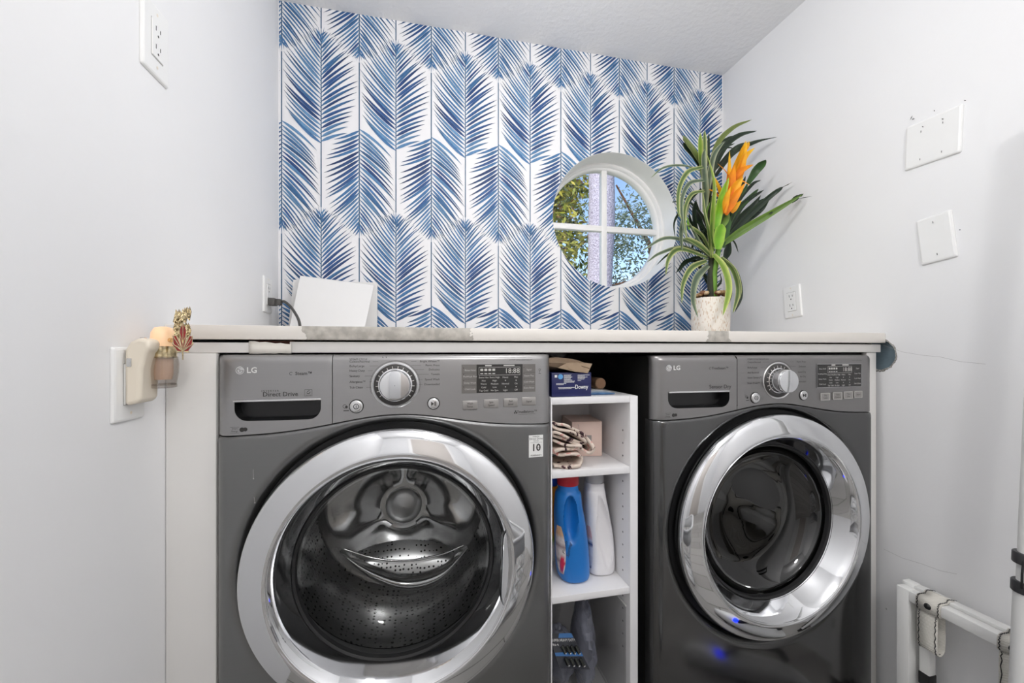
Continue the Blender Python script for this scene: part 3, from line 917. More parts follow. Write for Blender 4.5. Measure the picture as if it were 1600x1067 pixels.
wm.lifter(dr, PI / 6, y0 + 0.04, y0 + 0.25, 0.05, M['drum'])
wm.lifter(dr, 5 * PI / 6, y0 + 0.04, y0 + 0.25, 0.05, M['drum'])
# grip on the right of the door
mb = MB(); rows = []
for i in range(21):
    t = i / 20; a = math.radians(-22 + 40 * t); k = math.sin(PI * t) ** 0.5 if 0 < t < 1 else 0
    c, s_ = math.cos(a), math.sin(a)
    rows.append([(wm.cx + r * c, y, wm.zc + r * s_) for r, y in ((0.2335, wm.yf - 0.018 - 0.026), (0.2335 - 0.006 * k, wm.yf - 0.018 - 0.031 - 0.002 * k), (0.2335 - 0.016 * k, wm.yf - 0.018 - 0.0285), (0.2335 - 0.020 * k, wm.yf - 0.018 - 0.018), (0.2335 - 0.018 * k, wm.yf - 0.018 - 0.004))])
mb.grid(rows)
build('door_grip', mb, M['chrome'], door, smooth=60)

def logo(m, x, z, r, txt):
    mb = MB(); m.disc(mb, x, z, r, 0.0008)
    o = build('logo', mb, M['silver'], m.root, smooth=0)
    mb = MB()
    m.arc(mb, x, z, r * 0.72, r * 0.12, math.radians(70), math.radians(360), 0.0013)
    m.line(mb, x + r * 0.1, z, x + r * 0.72, z, r * 0.12, 0.0013)
    m.line(mb, x - r * 0.05, z + r * 0.38, x - r * 0.05, z - r * 0.38, r * 0.12, 0.0013)
    m.line(mb, x - r * 0.05, z - r * 0.34, x + r * 0.2, z - r * 0.34, r * 0.12, 0.0013)
    m.disc(mb, x - r * 0.36, z + r * 0.3, r * 0.13, 0.0013, 12)
    build('logo_face', mb, M['btn'], o, smooth=0)
    mb = MB(); m.text(mb, txt, x + r * 1.5, z, r * 2.0, 'LEFT', 0.0008, bold=0.02)
    build('logo_letters', mb, M['whiteink'], o, smooth=0)

def dial(m, x, z, r_o, r_k, h):
    mb = MB(); y = m.up(x, z)
    X, Z = m.cx + x, m.zt + z
    mb.lathe_y(X, Z, [(0.001, y - 0.003), (r_o * 0.86, y - 0.003), (r_o * 0.93, y - 0.002), (r_o, y + 0.002)], 64, flip=True)
    base = build('dial_ring', mb, mat('dial_black', (56, 54, 53), 0.3, noise=(20, 0.05)), m.root, smooth=50)
    mb = MB(); mb.lathe_y(X, Z, [(r_o * 0.985, y - 0.001), (r_o * 1.03, y - 0.0022), (r_o * 1.075, y - 0.001), (r_o * 1.09, y + 0.003)], 64, flip=True)
    build('dial_bezel', mb, M['silver'], base)
    mb = MB()
    for k in range(16):
        a = math.radians(90 + (k - 7.5) * 17.0); c, s_ = math.cos(a), math.sin(a)
        p = Vector((-s_, 0, c)) * 0.0007; q0 = Vector((X + c * r_o * 0.74, y - 0.0034, Z + s_ * r_o * 0.74)); q1 = Vector((X + c * r_o * 0.88, y - 0.0034, Z + s_ * r_o * 0.88))
        mb.add([q0 - p, q0 + p, q1 + p, q1 - p], [[0, 1, 2, 3]])
    tk = build('tick_marks', mb, M['greyink'], base, smooth=0)
    mb = MB()
    mb.lathe_y(X, Z, [(0.0006, y - h), (r_k * 0.86, y - h), (r_k * 0.93, y - h + 0.0005), (r_k * 0.965, y - h + 0.002), (r_k * 0.955, y - h + 0.004), (r_k * 0.985, y - h + 0.0055), (r_k, y - h + 0.009), (r_k * 1.03, y - 0.004), (r_k * 1.09, y - 0.003)], 64, flip=True)
    build('dial_knob', mb, M['chrome'], m.root, smooth=35)

def glyph_power(m, b, x, z, y, s):
    mb = MB()
    def P(a, r): return Vector((m.cx + x + r * math.cos(a), y, m.zt + z + r * math.sin(a)))
    n = 24
    for k in range(n):
        a0, a1 = 2 * PI * k / n, 2 * PI * (k + 1) / n
        mb.add([P(a0, s * 0.8), P(a0, s), P(a1, s), P(a1, s * 0.8)], [[0, 1, 2, 3]])
    w = s * 0.1
    mb.add([(m.cx + x - w, y, m.zt + z - s * 0.5), (m.cx + x + w, y, m.zt + z - s * 0.5), (m.cx + x + w, y, m.zt + z + s * 0.5), (m.cx + x - w, y, m.zt + z + s * 0.5)], [[0, 1, 2, 3]])
    build('power_symbol', mb, M['ink'], b, smooth=0)
def glyph_play(m, b, x, z, y, s):
    mb = MB(); X, Z = m.cx + x, m.zt + z
    mb.add([(X - s * 0.9, y, Z - s * 0.8), (X + s * 0.15, y, Z), (X - s * 0.9, y, Z + s * 0.8)], [[0, 1, 2]])
    for q in (0.3, 0.68):
        mb.add([(X + s * q, y, Z - s * 0.8), (X + s * (q + 0.2), y, Z - s * 0.8), (X + s * (q + 0.2), y, Z + s * 0.8), (X + s * q, y, Z + s * 0.8)], [[0, 1, 2, 3]])
    build('play_symbol', mb, M['ink'], b, smooth=0)

logo(wm, -0.297, -0.0385, 0.0078, 'LG')
dial(wm, -0.004, -0.0715, 0.0445, 0.0315, 0.022)
b, yy = wm.button(-0.081, -0.114, 0.0125); glyph_power(wm, b, -0.081, -0.114, yy, 0.0055)
b, yy = wm.button(0.0745, -0.1125, 0.0115); glyph_play(wm, b, 0.0745, -0.1125, yy, 0.0055)

# printed lettering of the fascia
mb = MB()
wm.text(mb, 'Steam\u2122', -0.181, -0.0455, 0.0092, bold=0.01)
wm.arc(mb, -0.2045, -0.0455, 0.0028, 0.0007, 0.6, 5.2)
wm.text(mb, 'I N V E R T E R', -0.243, -0.0795, 0.0050)
wm.text(mb, 'Direct Drive', -0.224, -0.0865, 0.0126, bold=0.005)
wm.line(mb, -0.1795, -0.078, -0.1655, -0.078, 0.0005); wm.line(mb, -0.1795, -0.091, -0.1655, -0.091, 0.0005)
wm.line(mb, -0.1795, -0.078, -0.1795, -0.091, 0.0005); wm.line(mb, -0.1655, -0.078, -0.1655, -0.091, 0.0005)
wm.arc(mb, -0.1725, -0.083, 0.003, 0.0011, 3.4, 6.6); wm.line(mb, -0.1745, -0.082, -0.170, -0.0795, 0.001)
wm.text(mb, 'MOTOR', -0.1725, -0.0893, 0.0026)
wm.text(mb, 'Smart', -0.3065, -0.152, 0.0042); wm.text(mb, 'Energy', -0.3065, -0.157, 0.0042)
for q in (-0.149, -0.1605): wm.line(mb, -0.3145, q, -0.2985, q, 0.0004)
wm.disc(mb, -0.2935, -0.1545, 0.0044); wm.disc(mb, -0.2875, -0.1540, 0.0038)
left = [('STEAM CYCLE', -0.0175), ('Cotton/Normal', -0.0225), ('Bulky/Large', -0.0315), ('Heavy Duty', -0.0410), ('Sanitary', -0.0520), ('Allergiene\u2122', -0.0640), ('Tub Clean', -0.0755)]
for i, (t, z) in enumerate(left):
    wm.text(mb, t, -0.0945, z, 0.0062 if i else 0.0055, 'LEFT')
    if i: wm.line(mb, -0.0945 + 0.0032 * len(t) + 0.004, z, -0.050 + (0.012 if i < 3 else 0.001), z, 0.0004)
right = [('Bright Whites\u2122', -0.0225), ('Perm. Press', -0.0310), ('Delicates', -0.0400), ('Towels', -0.0500), ('Speed Wash', -0.0610), ('Downloaded', -0.0715)]
for i, (t, z) in enumerate(right):
    wm.text(mb, t, 0.0875, z, 0.0062, 'RIGHT')
    wm.line(mb, 0.040 + (0.0 if i > 2 else -0.012), z, 0.0875 - 0.0032 * len(t) - 0.004, z, 0.0004)
wm.arc(mb, -0.004, -0.0715, 0.0505, 0.0005, math.radians(-20), math.radians(200))
wm.disc(mb, -0.1003, -0.115, 0.0026); wm.line(mb, -0.106, -0.1225, -0.0955, -0.1225, 0.0016); wm.arc(mb, -0.1035, -0.1135, 0.0035, 0.0007)
wm.text(mb, 'ALL COLD RINSE', 0.153, -0.1285, 0.0040, sx=1.0)
wm.text(mb, 'TrueBalance\u2122', 0.2825, -0.1375, 0.0080); wm.line(mb, 0.262, -0.143, 0.302, -0.143, 0.0004)
for a in (90, 210, 330): wm.disc(mb, 0.2555 + 0.0024 * math.cos(math.radians(a)), -0.138 + 0.0024 * math.sin(math.radians(a)), 0.0017, n=10)
wm.text(mb, '4.5 CU.FT. ULTRA LARGE CAPACITY', 0.268, -0.0205, 0.0034)
wm.arc(mb, 0.3125, -0.043, 0.0022, 0.0006); wm.line(mb, 0.3100, -0.052, 0.3155, -0.052, 0.0008); wm.line(mb, 0.3125, -0.045, 0.3125, -0.0515, 0.0006)
wm.line(mb, -0.03, -0.0125, -0.0285, -0.0150, 0.0012); wm.line(mb, -0.023, -0.0120, -0.0222, -0.0148, 0.0012)
pr = build('printed_lettering', mb, M['ink'], wm.root, smooth=0); pr['kind'] = 'stuff'
# drip marks on the lower front
for x, z, h in ((-0.272, -0.232, 0.018), (-0.2705, -0.286, 0.012)):
    mb = MB(); wm.line(mb, x, z, x + 0.0006, z - h, 0.0006, f=wm.low); wm.disc(mb, x + 0.0006, z - h, 0.0013, f=wm.low, n=10)
    build('drip_mark', mb, M['greyink'], wm.root, smooth=0)

def display(m, x0, x1, z0, z1, lx0, lx1, seg, side):
    mb = MB()
    n = 8
    rows = [[m.W(x0 + (x1 - x0) * i / n, m.up(x0 + (x1 - x0) * i / n, z) - l, z) for i in range(n + 1)] for z, l in ((z0, -0.002), (z0, 0.0010), (z1, 0.0010), (z1, -0.002))]
    mb.grid(rows)
    d = build('display', mb, side, m.root, smooth=0)
    mb = MB(); m.rect(mb, lx0, lx1, z0, z1, 0.0014)
    build('display_window', mb, M['lcd'], d, smooth=0)
    w, h = lx1 - lx0, z1 - z0
    mb = MB(); bx0, bx1, bz1, bz0 = lx0 + w * 0.05, lx1 - w * 0.06, z1 - h * 0.10, z1 - h * 0.38
    for a in ((bx0, bz0, bx1, bz0), (bx0, bz1, bx1, bz1), (bx0, bz0, bx0, bz1), (bx1, bz0, bx1, bz1)):
        m.line(mb, *a, 0.0006, 0.0019)
    m.rect(mb, lx0 + w * 0.18, lx0 + w * 0.32, z1 - h * 0.065, z1 - h * 0.02, 0.0019)
    m.rect(mb, lx0 + w * 0.58, lx0 + w * 0.82, z1 - h * 0.065, z1 - h * 0.02, 0.0019)
    m.text(mb, seg, bx1 - w * 0.17, (bz0 + bz1) / 2, h * 0.25, 'CENTER', 0.0019)
    for c in range(4):
        m.rect(mb, bx0 + w * (0.03 + 0.085 * c), bx0 + w * (0.09 + 0.085 * c), bz1 - h * 0.13, bz1 - h * 0.05, 0.0019)
        m.rect(mb, bx0 + w * (0.03 + 0.085 * c), bx0 + w * (0.09 + 0.085 * c), bz0 + h * 0.04, bz0 + h * 0.075, 0.0019)
    words_ = (('Extra Hot', 'Extra High', 'Heavy', 'Max'), ('Hot', 'High', '', ''), ('Warm', 'Medium', 'Normal', 'On'), ('Cold', 'Low', '', ''), ('Tap Cold', 'No Spin', 'Light', 'Off'))
    for r in range(5):
        for c in range(4):
            xx = lx0 + w * (0.15 + 0.235 * c); zz = z1 - h * (0.46 + 0.115 * r)
            if words_[r][c]: m.text(mb, words_[r][c], xx, zz, h * 0.085, 'CENTER', 0.0019)
            else: m.disc(mb, xx, zz, h * 0.02, 0.0019, n=8)
    build('display_marks', mb, M['greyink'], d, smooth=0)['kind'] = 'stuff'
    mb = MB()
    lab = (('Rinse', 'Hold'), ('PreWash', 'Plus'), ('Delay', 'Wash'), ('Child', 'Lock'))
    lab2 = ('Signal', 'Steam Plus', 'Cold Wash', 'Extra Rinse')
    for r in range(4):
        zz = z1 - h * (0.2 + 0.22 * r)
        m.text(mb, lab[r][0] + ' ' + lab[r][1], (x0 + lx0) / 2 + 0.002, zz, h * 0.085, 'CENTER', 0.0019)
        m.text(mb, lab2[r], (lx1 + x1) / 2, zz, h * 0.085, 'CENTER', 0.0019)
    build('side_marks', mb, M['greyink'], d, smooth=0)['kind'] = 'stuff'
    mb = MB()
    for r in range(4):
        zz = z1 - h * (0.12 + 0.22 * r)
        m.disc(mb, x0 + 0.004, zz, 0.0010, 0.0019, 8); m.disc(mb, lx1 + 0.003, zz, 0.0010, 0.0019, 8)
        if r: m.line(mb, x0 + 0.001, zz + h * 0.04, lx0 - 0.001, zz + h * 0.04, 0.0004, 0.0018); m.line(mb, lx1 + 0.001, zz + h * 0.04, x1 - 0.001, zz + h * 0.04, 0.0004, 0.0018)
    build('side_lamps', mb, M['ink'], d, smooth=0)['kind'] = 'stuff'
    return d
M['dispgrey'] = mat('display_side', (120, 117, 114), 0.35, 0.4, noise=(20, 0.04))
display(wm, 0.1345, 0.3020, -0.0925, -0.0300, 0.1670, 0.2715, '18:88', M['dispgrey'])
def soft_button(m, x, z, w, h, txt, rim=None):
    mb = MB(); y = m.up(x, z)
    mb.box((m.cx + x - w / 2, y - 0.0028, m.zt + z - h / 2), (m.cx + x + w / 2, y + 0.003, m.zt + z + h / 2), 0.0012, 2)
    b = build('soft_button', mb, M['btn'], m.root)
    mb = MB()
    for i, t in enumerate(txt):
        v, fa = text_geo(t, 0.0058)
        zz = m.zt + z + (0.0032 - 0.0066 * i if len(txt) > 1 else 0)
        mb.add([(m.cx + x + p.x, y - 0.0034, zz + p.y) for p in v], fa)
    build('button_lettering', mb, M['ink'], b, smooth=0)
    if rim:
        mb = MB(); a, c = w / 2 - 0.0006, h / 2 - 0.0006
        for u0, v0, u1, v1 in ((-a, -c, a, -c), (-a, c, a, c), (-a, -c, -a, c), (a, -c, a, c)):
            mb.box((m.cx + x + min(u0, u1) - 0.0006, y - 0.0034, m.zt + z + min(v0, v1) - 0.0006), (m.cx + x + max(u0, u1) + 0.0006, y - 0.0026, m.zt + z + max(v0, v1) + 0.0006))
        build('button_rim', mb, rim, b, smooth=0)
for x, z, t in ((0.1525, -0.1180, ('Wash', 'Temp.')), (0.1995, -0.1165, ('Spin', 'Speed')), (0.2435, -0.1155, ('Soil', 'Level')), (0.2860, -0.1140, ('Signal',))):
    soft_button(wm, x, z, 0.0325, 0.0185, t)
# warranty sticker
mb = MB(); wm.rect(mb, 0.2855, 0.3195, -0.2405, -0.1905, 0.0008, wm.low)
st = build('sticker', mb, M['whiteink'], wm.root, smooth=0); st['label'] = 'white ten-year warranty sticker'
mb = MB()
for t, z, sz in (('INVERTER', -0.1940, 0.0036), ('Direct Drive', -0.1990, 0.0062), ('MOTOR', -0.2040, 0.0034), ('10', -0.2195, 0.0225), ('WARRANTY', -0.2365, 0.0048)):
    wm.text(mb, t, 0.3025, z, sz, 'CENTER', 0.0013, wm.low, bold=0.02 if t == '10' else 0.0)
wm.line(mb, 0.288, -0.2075, 0.317, -0.2075, 0.0004, 0.0013, wm.low); wm.text(mb, 'YEAR', 0.3085, -0.2195, 0.0032, 'CENTER', 0.0013, wm.low)
build('sticker_lettering', mb, M['ink'], st, smooth=0)

# ---------------- dryer
dm = Machine('dryer', 'dark graphite front-load dryer with a tinted round door glass, right of the shelf unit', 'dryer', 0.898, -0.660, -0.004, M['dsteel'], M['dsteel2'])
dm.xj = -0.113
dm.shell()
dm.drawer(-0.306, -0.136, -0.138, -0.0965, 0.024)
ddoor = dm.door(M['dglass'], 0.06, 0.004)
dr, y0 = dm.drum(0.33, M['drum'])
dm.lifter(dr, -PI / 3, y0 + 0.03, y0 + 0.30, 0.045, M['drum']); dm.lifter(dr, PI / 3, y0 + 0.03, y0 + 0.30, 0.045, M['drum']); dm.lifter(dr, PI, y0 + 0.03, y0 + 0.30, 0.045, M['drum'])
logo(dm, -0.304, -0.0385, 0.0078, 'LG')
dial(dm, 0.010, -0.0735, 0.0445, 0.0300, 0.034)
b, yy = dm.button(-0.061, -0.1165, 0.0130); glyph_power(dm, b, -0.061, -0.1165, yy, 0.0055)
b, yy = dm.button(0.0895, -0.1135, 0.0120); glyph_play(dm, b, 0.0895, -0.1135, yy, 0.0055)
mb = MB()
dm.text(mb, 'TrueSteam\u2122', -0.163, -0.0400, 0.0088); dm.arc(mb, -0.191, -0.0400, 0.0028, 0.0007, 0.6, 5.2)
dm.text(mb, 'Sensor Dry', -0.163, -0.0865, 0.0135, bold=0.004)
dm.text(mb, 'Smart', -0.3065, -0.152, 0.0042); dm.text(mb, 'Energy', -0.3065, -0.157, 0.0042)
for q in (-0.149, -0.1605): dm.line(mb, -0.3145, q, -0.2985, q, 0.0004)
dm.disc(mb, -0.2915, -0.1545, 0.0044); dm.disc(mb, -0.2855, -0.1540, 0.0038)
for i, (t, z) in enumerate((('STEAM CYCLE/SENSOR DRY', -0.0175), ('Cotton/Normal', -0.0255), ('Bulky/Large', -0.0390), ('Anti Bacterial', -0.0520), ('Steam Sanitary\u2122', -0.0650), ('Steam Fresh\u2122', -0.0790))):
    dm.text(mb, t, -0.084, z, 0.0062 if i else 0.0052, 'LEFT')
    if i: dm.line(mb, -0.084 + 0.0032 * len(t) + 0.004, z, -0.030 + (0.012 if i < 2 else 0), z, 0.0004)
for i, (t, z) in enumerate((('Perm. Press', -0.0250), ('Delicates', -0.0375), ('Speed Dry', -0.0520), ('Air Dry', -0.0640), ('Downloaded', -0.0775))):
    dm.text(mb, t, 0.098, z, 0.0062, 'RIGHT')
    dm.line(mb, 0.057 + (-0.012 if i < 2 else 0), z, 0.098 - 0.0032 * len(t) - 0.004, z, 0.0004)
dm.arc(mb, 0.010, -0.0735, 0.0505, 0.0005, math.radians(-20), math.radians(200))
dm.disc(mb, -0.0840, -0.116, 0.0024); dm.line(mb, -0.0885, -0.1225, -0.0795, -0.1225, 0.0014); dm.arc(mb, -0.0865, -0.114, 0.0032, 0.0007)
dm.text(mb, '7.4 CU.FT. ULTRA LARGE', 0.275, -0.0225, 0.0034)
build('printed_lettering', mb, M['ink'], dm.root, smooth=0)['kind'] = 'stuff'
display(dm, 0.1345, 0.2920, -0.0945, -0.0320, 0.1660, 0.2610, '18:88', M['lcd'])
mb = MB()
for a in ((0.1345, -0.0945, 0.2920, -0.0945), (0.1345, -0.0320, 0.2920, -0.0320), (0.1345, -0.0945, 0.1345, -0.0320), (0.2920, -0.0945, 0.2920, -0.0320)): dm.line(mb, *a, 0.0009, 0.0016)
build('display_rim', mb, M['silver'], dm.root, smooth=0)
for x, z, t in ((0.1610, -0.1190, ('Dry', 'Level')), (0.2030, -0.1180, ('Temp.', 'Control')), (0.2415, -0.1170, ('Time', 'Dry'))):
    soft_button(dm, x, z, 0.0300, 0.0195, t, M['greyink'])
soft_button(dm, 0.2780, -0.1160, 0.0270, 0.0185, ('Signal',), M['greyink'])

# ------------------------------------------------------------------ open shelf unit between the machines
SX0, SX1, SY0, SY1 = 0.2955, 0.5175, -0.640, -0.39
TH = 0.016
zs = [CZ - 0.110, CZ - 0.282, CZ - 0.575, CZ - 0.90]
su = thing('shelf_unit', 'narrow white melamine shelf unit standing between the washing machine and the dryer', 'shelf unit', ((SX0 + SX1) / 2, (SY0 + SY1) / 2, 0.0))
mb = MB(); mb.box((SX1 - 0.0205, SY0, 0.0), (SX1, SY1, zs[0]), 0.0008); build('side_board', mb, M['shelf'], su)
mb = MB(); mb.box((SX0, SY0, 0.0), (SX0 + 0.0030, SY1, zs[0]), 0.0008); build('side_board', mb, M['shelf'], su)
mb = MB(); mb.box((SX0, SY1, 0.02), (SX1, SY1 + 0.004, zs[0])); build('back_board', mb, M['shelf'], su, smooth=0)
for z in zs:
    mb = MB(); mb.box((SX0 + 0.0034, SY0 + 0.001, z - TH), (SX1 - 0.021, SY1 - 0.001, z), 0.0008); build('shelf', mb, M['shelf'], su)
mb = MB(); k = 0
for z in [CZ - 0.20 - 0.032 * i for i in range(18)]:
    for y in (SY0 + 0.037, SY1 - 0.037):
        if min(abs(z - q + TH / 2) for q in zs) < 0.013: continue
        mb.add([(SX1 - 0.0208, y + 0.0025 * math.cos(2 * PI * i / 10), z + 0.0025 * math.sin(2 * PI * i / 10)) for i in range(10)], [list(range(10))])
o = build('pin_holes', mb, M['dark'], su, smooth=0); o['kind'] = 'stuff'

def rbox(mb, c, size, rz, bevel=0.001):
    c = Vector(c); h = Vector(size) / 2
    mb.box(c - h, c + h, bevel, 2, Matrix.Rotation(rz, 3, 'Z'))
# dryer-sheet carton on the top shelf
BX0, BX1, BY0, BZ0, BZ1 = 0.3015, 0.4020, -0.626, zs[0] + 0.0005, zs[0] + 0.058
bt = thing('carton', 'navy blue carton with white print at the front of the top shelf', 'box', ((BX0 + BX1) / 2, -0.56, BZ0))
mb = MB(); mb.box((BX0, BY0, BZ0), (BX1, -0.50, BZ1), 0.0015); build('carton_body', mb, mat('navy_card', (22, 28, 84), 0.4, noise=(12, 0.08)), bt)
def flat_text(mb, t, x, y, z, size, align='CENTER', bold=0.0, sx=1.0):
    v, fa = text_geo(t, size, align, bold); mb.add([(x + p.x * sx, y, z + p.y) for p in v], fa)
def bxz(u, v):          # carton front from image position
    p = at(u, v, BY0); return p.x, p.z
mb = MB()
x, z = bxz(908.5, 604.5); flat_text(mb, 'Downy', x, BY0 - 0.0006, z, 0.0145, bold=0.012, sx=0.78)
r2 = random.Random(4)
for bx, bz, ln in [(881, 586 + 1.6 * i, 10 + r2.uniform(0, 8)) for i in range(8)] + [(902.5, 586 + 1.6 * i, 8 + r2.uniform(0, 14)) for i in range(5)] + [(902.5, 594.5, 6), (869, 599.5, 16), (872, 605.8, 26), (873, 607.5, 20), (869, 601, 12)]:
    x0, z0 = bxz(bx, bz); x1, _ = bxz(bx + ln, bz)
    x1 = min(x1, BX1 - 0.003)
    n = int((x1 - x0) / 0.0026)
    for i in range(n):
        xa = x0 + (x1 - x0) * i / n
        mb.add([(xa, BY0 - 0.0006, z0 - 0.0006), (xa + 0.0021, BY0 - 0.0006, z0 - 0.0006), (xa + 0.0021, BY0 - 0.0006, z0 + 0.0007), (xa, BY0 - 0.0006, z0 + 0.0007)], [[0, 1, 2, 3]])
x0, z0 = bxz(868.5, 587.5)
mb.add([(x0 - 0.003, BY0 - 0.0006, z0 - 0.0035), (x0 + 0.003, BY0 - 0.0006, z0 - 0.0035), (x0 + 0.003, BY0 - 0.0006, z0 + 0.0025), (x0 - 0.003, BY0 - 0.0006, z0 + 0.0025)], [[0, 1, 2, 3]])
build('carton_lettering', mb, M['whiteink'], bt, smooth=0)
mb = MB(); x0, z0 = bxz(875.7, 588.5)
mb.add([(x0 + 0.0062 * math.cos(2 * PI * k / 20), BY0 - 0.0006, z0 + 0.0062 * math.sin(2 * PI * k / 20)) for k in range(20)], [list(range(20))])
build('round_emblem', mb, mat('light_blue_ink', (96, 160, 214), 0.5, noise=(50, 0.1)), bt, smooth=0)
# folded paper bag on the carton
mb = MB(); rows = []; r2 = random.Random(11)
prof = [(0.290, 0.016, 0.034), (0.318, 0.012, 0.0365), (0.345, 0.009, 0.034), (0.368, 0.006, 0.030), (0.385, 0.003, 0.024), (0.3925, 0.002, 0.0205)]
for x, a, b_ in prof:
    j = r2.uniform(-0.002, 0.002)
    rows.append([(x, -0.625 + j, BZ1 + a + 0.0006), (x + 0.003, -0.632 + j, BZ1 + a + (b_ - a) * 0.45), (x - 0.002, -0.622 + j, BZ1 + b_), (x, -0.56, BZ1 + b_ + 0.001), (x, -0.51, BZ1 + b_ - 0.004), (x, -0.51, BZ1 + 0.0008), (x, -0.56, BZ1 + 0.0008)])
mb.grid(rows, closed=True)
mb.f.append([5 * 7 + k for k in range(7)]); mb.m.append(0); mb.f.append([k for k in range(7)][::-1]); mb.m.append(0)
FP = [at(886, 567, -0.633), at(903, 565.5, -0.634), at(925.5, 568, -0.630), at(918.5, 583, -0.630), at(899, 581, -0.632), at(872, 574.5, -0.632)]
flap = MB(); flap.prism(FP, (0, 0.004, 0)); FQ = [at(884, 571, -0.6335), at(904, 566, -0.637), at(916, 582, -0.635), at(897, 580.5, -0.634)]; flap.prism(FQ, (0, 0.002, 0))
pb = build('paper_bag', mb, mat('kraft_paper', (132, 112, 92), 0.8, noise=(30, 0.12), bump=(40, 0.4, 0.003)), smooth=25)
build('bag_flap', flap, mat('kraft_paper_light', (168, 146, 122), 0.8, noise=(30, 0.12), bump=(40, 0.4, 0.003)), pb, smooth=0)
tag(pb, 'folded tan paper bag lying on top of the navy carton', 'paper bag')
# small packet and cork-coloured round box on the top shelf
mb = MB(); rows = []
for i in range(12):
    t = i / 11; x = 0.402 + 0.072 * t
    h = 0.006 + 0.006 * math.sin(PI * min(1, t * 1.1)) + 0.001 * math.sin(9 * t)
    rows.append([(x, -0.600 - 0.004 * math.sin(3 * t), zs[0] + 0.0006), (x, -0.606 - 0.004 * math.sin(3 * t), zs[0] + h * 0.5), (x, -0.597, zs[0] + h), (x, -0.56, zs[0] + h * 1.05), (x, -0.54, zs[0] + 0.0006)])
mb.grid(rows, col=[[lin((70, 118, 168)) if j < 1 else (lin((84, 132, 180)) if (j == 1) else lin((222, 224, 224))) for j in range(5)] for i in range(12)])
o = build('packet', mb, mat('wrapper', (200, 205, 210), 0.3, attr='Col', noise=(60, 0.2)), attr=True, smooth=50)
tag(o, 'small crumpled blue and white packet on the top shelf beside the navy carton', 'packet')
mb = MB(); c = at(937.5, 599, -0.53)
mb.lathe_y(c.x, c.z, [(0.0005, -0.535), (0.0130, -0.535), (0.0150, -0.533), (0.0152, -0.47), (0.014, -0.468), (0.0005, -0.468)], 32, flip=True)
mb2 = MB(); o = build('cardboard_tube', mb, mat('brown_card', (150, 116, 90), 0.8, noise=(30, 0.1)))
tag(o, 'round end of a brown cardboard tube lying behind the blue packet', 'tube')

# folded patterned tote on the second shelf
def tote_mat():
    m = mat('printed_cloth', (214, 200, 188), 0.9, bump=(220, 0.5, 0.002))
    nt = m.node_tree; b = nt.nodes['Principled BSDF']; tc = nt.nodes.new('ShaderNodeTexCoord')
    n = nt.nodes.new('ShaderNodeTexNoise'); n.inputs['Scale'].default_value = 38; n.inputs['Detail'].default_value = 3; n.inputs['Distortion'].default_value = 1.2
    nt.links.new(tc.outputs['Object'], n.inputs['Vector'])
    cr = nt.nodes.new('ShaderNodeValToRGB'); e = cr.color_ramp.elements
    e[0].position = 0.335; e[0].color = lin((44, 30, 36)); e[1].position = 0.70; e[1].color = lin((190, 120, 112))
    for p, c in ((0.37, (96, 60, 66)), (0.405, (206, 190, 176)), (0.60, (218, 204, 192)), (0.64, (206, 160, 150))):
        q = e.new(p); q.color = lin(c)
    nt.links.new(n.outputs['Fac'], cr.inputs[0]); nt.links.new(cr.outputs[0], b.inputs['Base Color'])
    return m
mb = MB(); z0 = zs[1]
def roll(x0, x1, yc, zc, hw, hh, seed, lay=1.0):
    r = random.Random(seed); rows = []
    for i in range(14):
        t = i / 13; x = x0 + (x1 - x0) * t; e = 1 - 0.35 * abs(2 * t - 1) ** 5
        rows.append([(x + 0.004 * math.sin(k * 1.3), yc + hw * e * math.cos(2 * PI * k / 18) * (1 + 0.05 * math.sin(3 * k + i * 0.8)), zc + hh * e * math.sin(2 * PI * k / 18) * (1 + 0.05 * math.sin(2 * k + i))) for k in range(18)])
    mb.grid(rows, closed=True)
    st = len(mb.v) - 14 * 18
    mb.f.append([st + k for k in range(18)][::-1]); mb.m.append(0); mb.f.append([st + 13 * 18 + k for k in range(18)]); mb.m.append(0)
# layered folds: a spiral of cloth, seen from its folded edge
def cloth_layers():
    path = [(0.3085, 0.006), (0.330, 0.003), (0.352, 0.004), (0.372, 0.006), (0.382, 0.018), (0.374, 0.030), (0.350, 0.034), (0.318, 0.033), (0.3105, 0.036), (0.313, 0.044), (0.340, 0.047), (0.378, 0.043), (0.397, 0.034), (0.404, 0.045), (0.392, 0.066), (0.372, 0.084), (0.345, 0.100), (0.325, 0.106), (0.3085, 0.108), (0.3095, 0.098), (0.350, 0.086), (0.384, 0.064), (0.380, 0.056), (0.345, 0.074), (0.3095, 0.088), (0.3095, 0.078), (0.345, 0.064), (0.372, 0.052), (0.340, 0.056), (0.3095, 0.066)]
    P = cat([(x, 0, z) for x, z in path], 5)
    rows = []
    for j in range(9):
        y = -0.628 + 0.10 * j / 8
        rows.append([(p.x + 0.003 * math.sin(j * 1.1 + i * 0.2), y + 0.006 * math.sin(i * 0.35 + 1), z0 + 0.002 + p.z * (1 - 0.015 * j) + 0.0012 * math.sin(i * 0.7 + j * 0.9)) for i, p in enumerate(P)])
    mb.grid(rows)
cloth_layers()
o = build('folded_tote', mb, tote_mat(), smooth=60)
sm = o.modifiers.new('solid', 'SOLIDIFY'); sm.thickness = 0.0065; sm.offset = 0
tag(o, 'folded beige tote bag with dark and red print on the second shelf', 'bag')
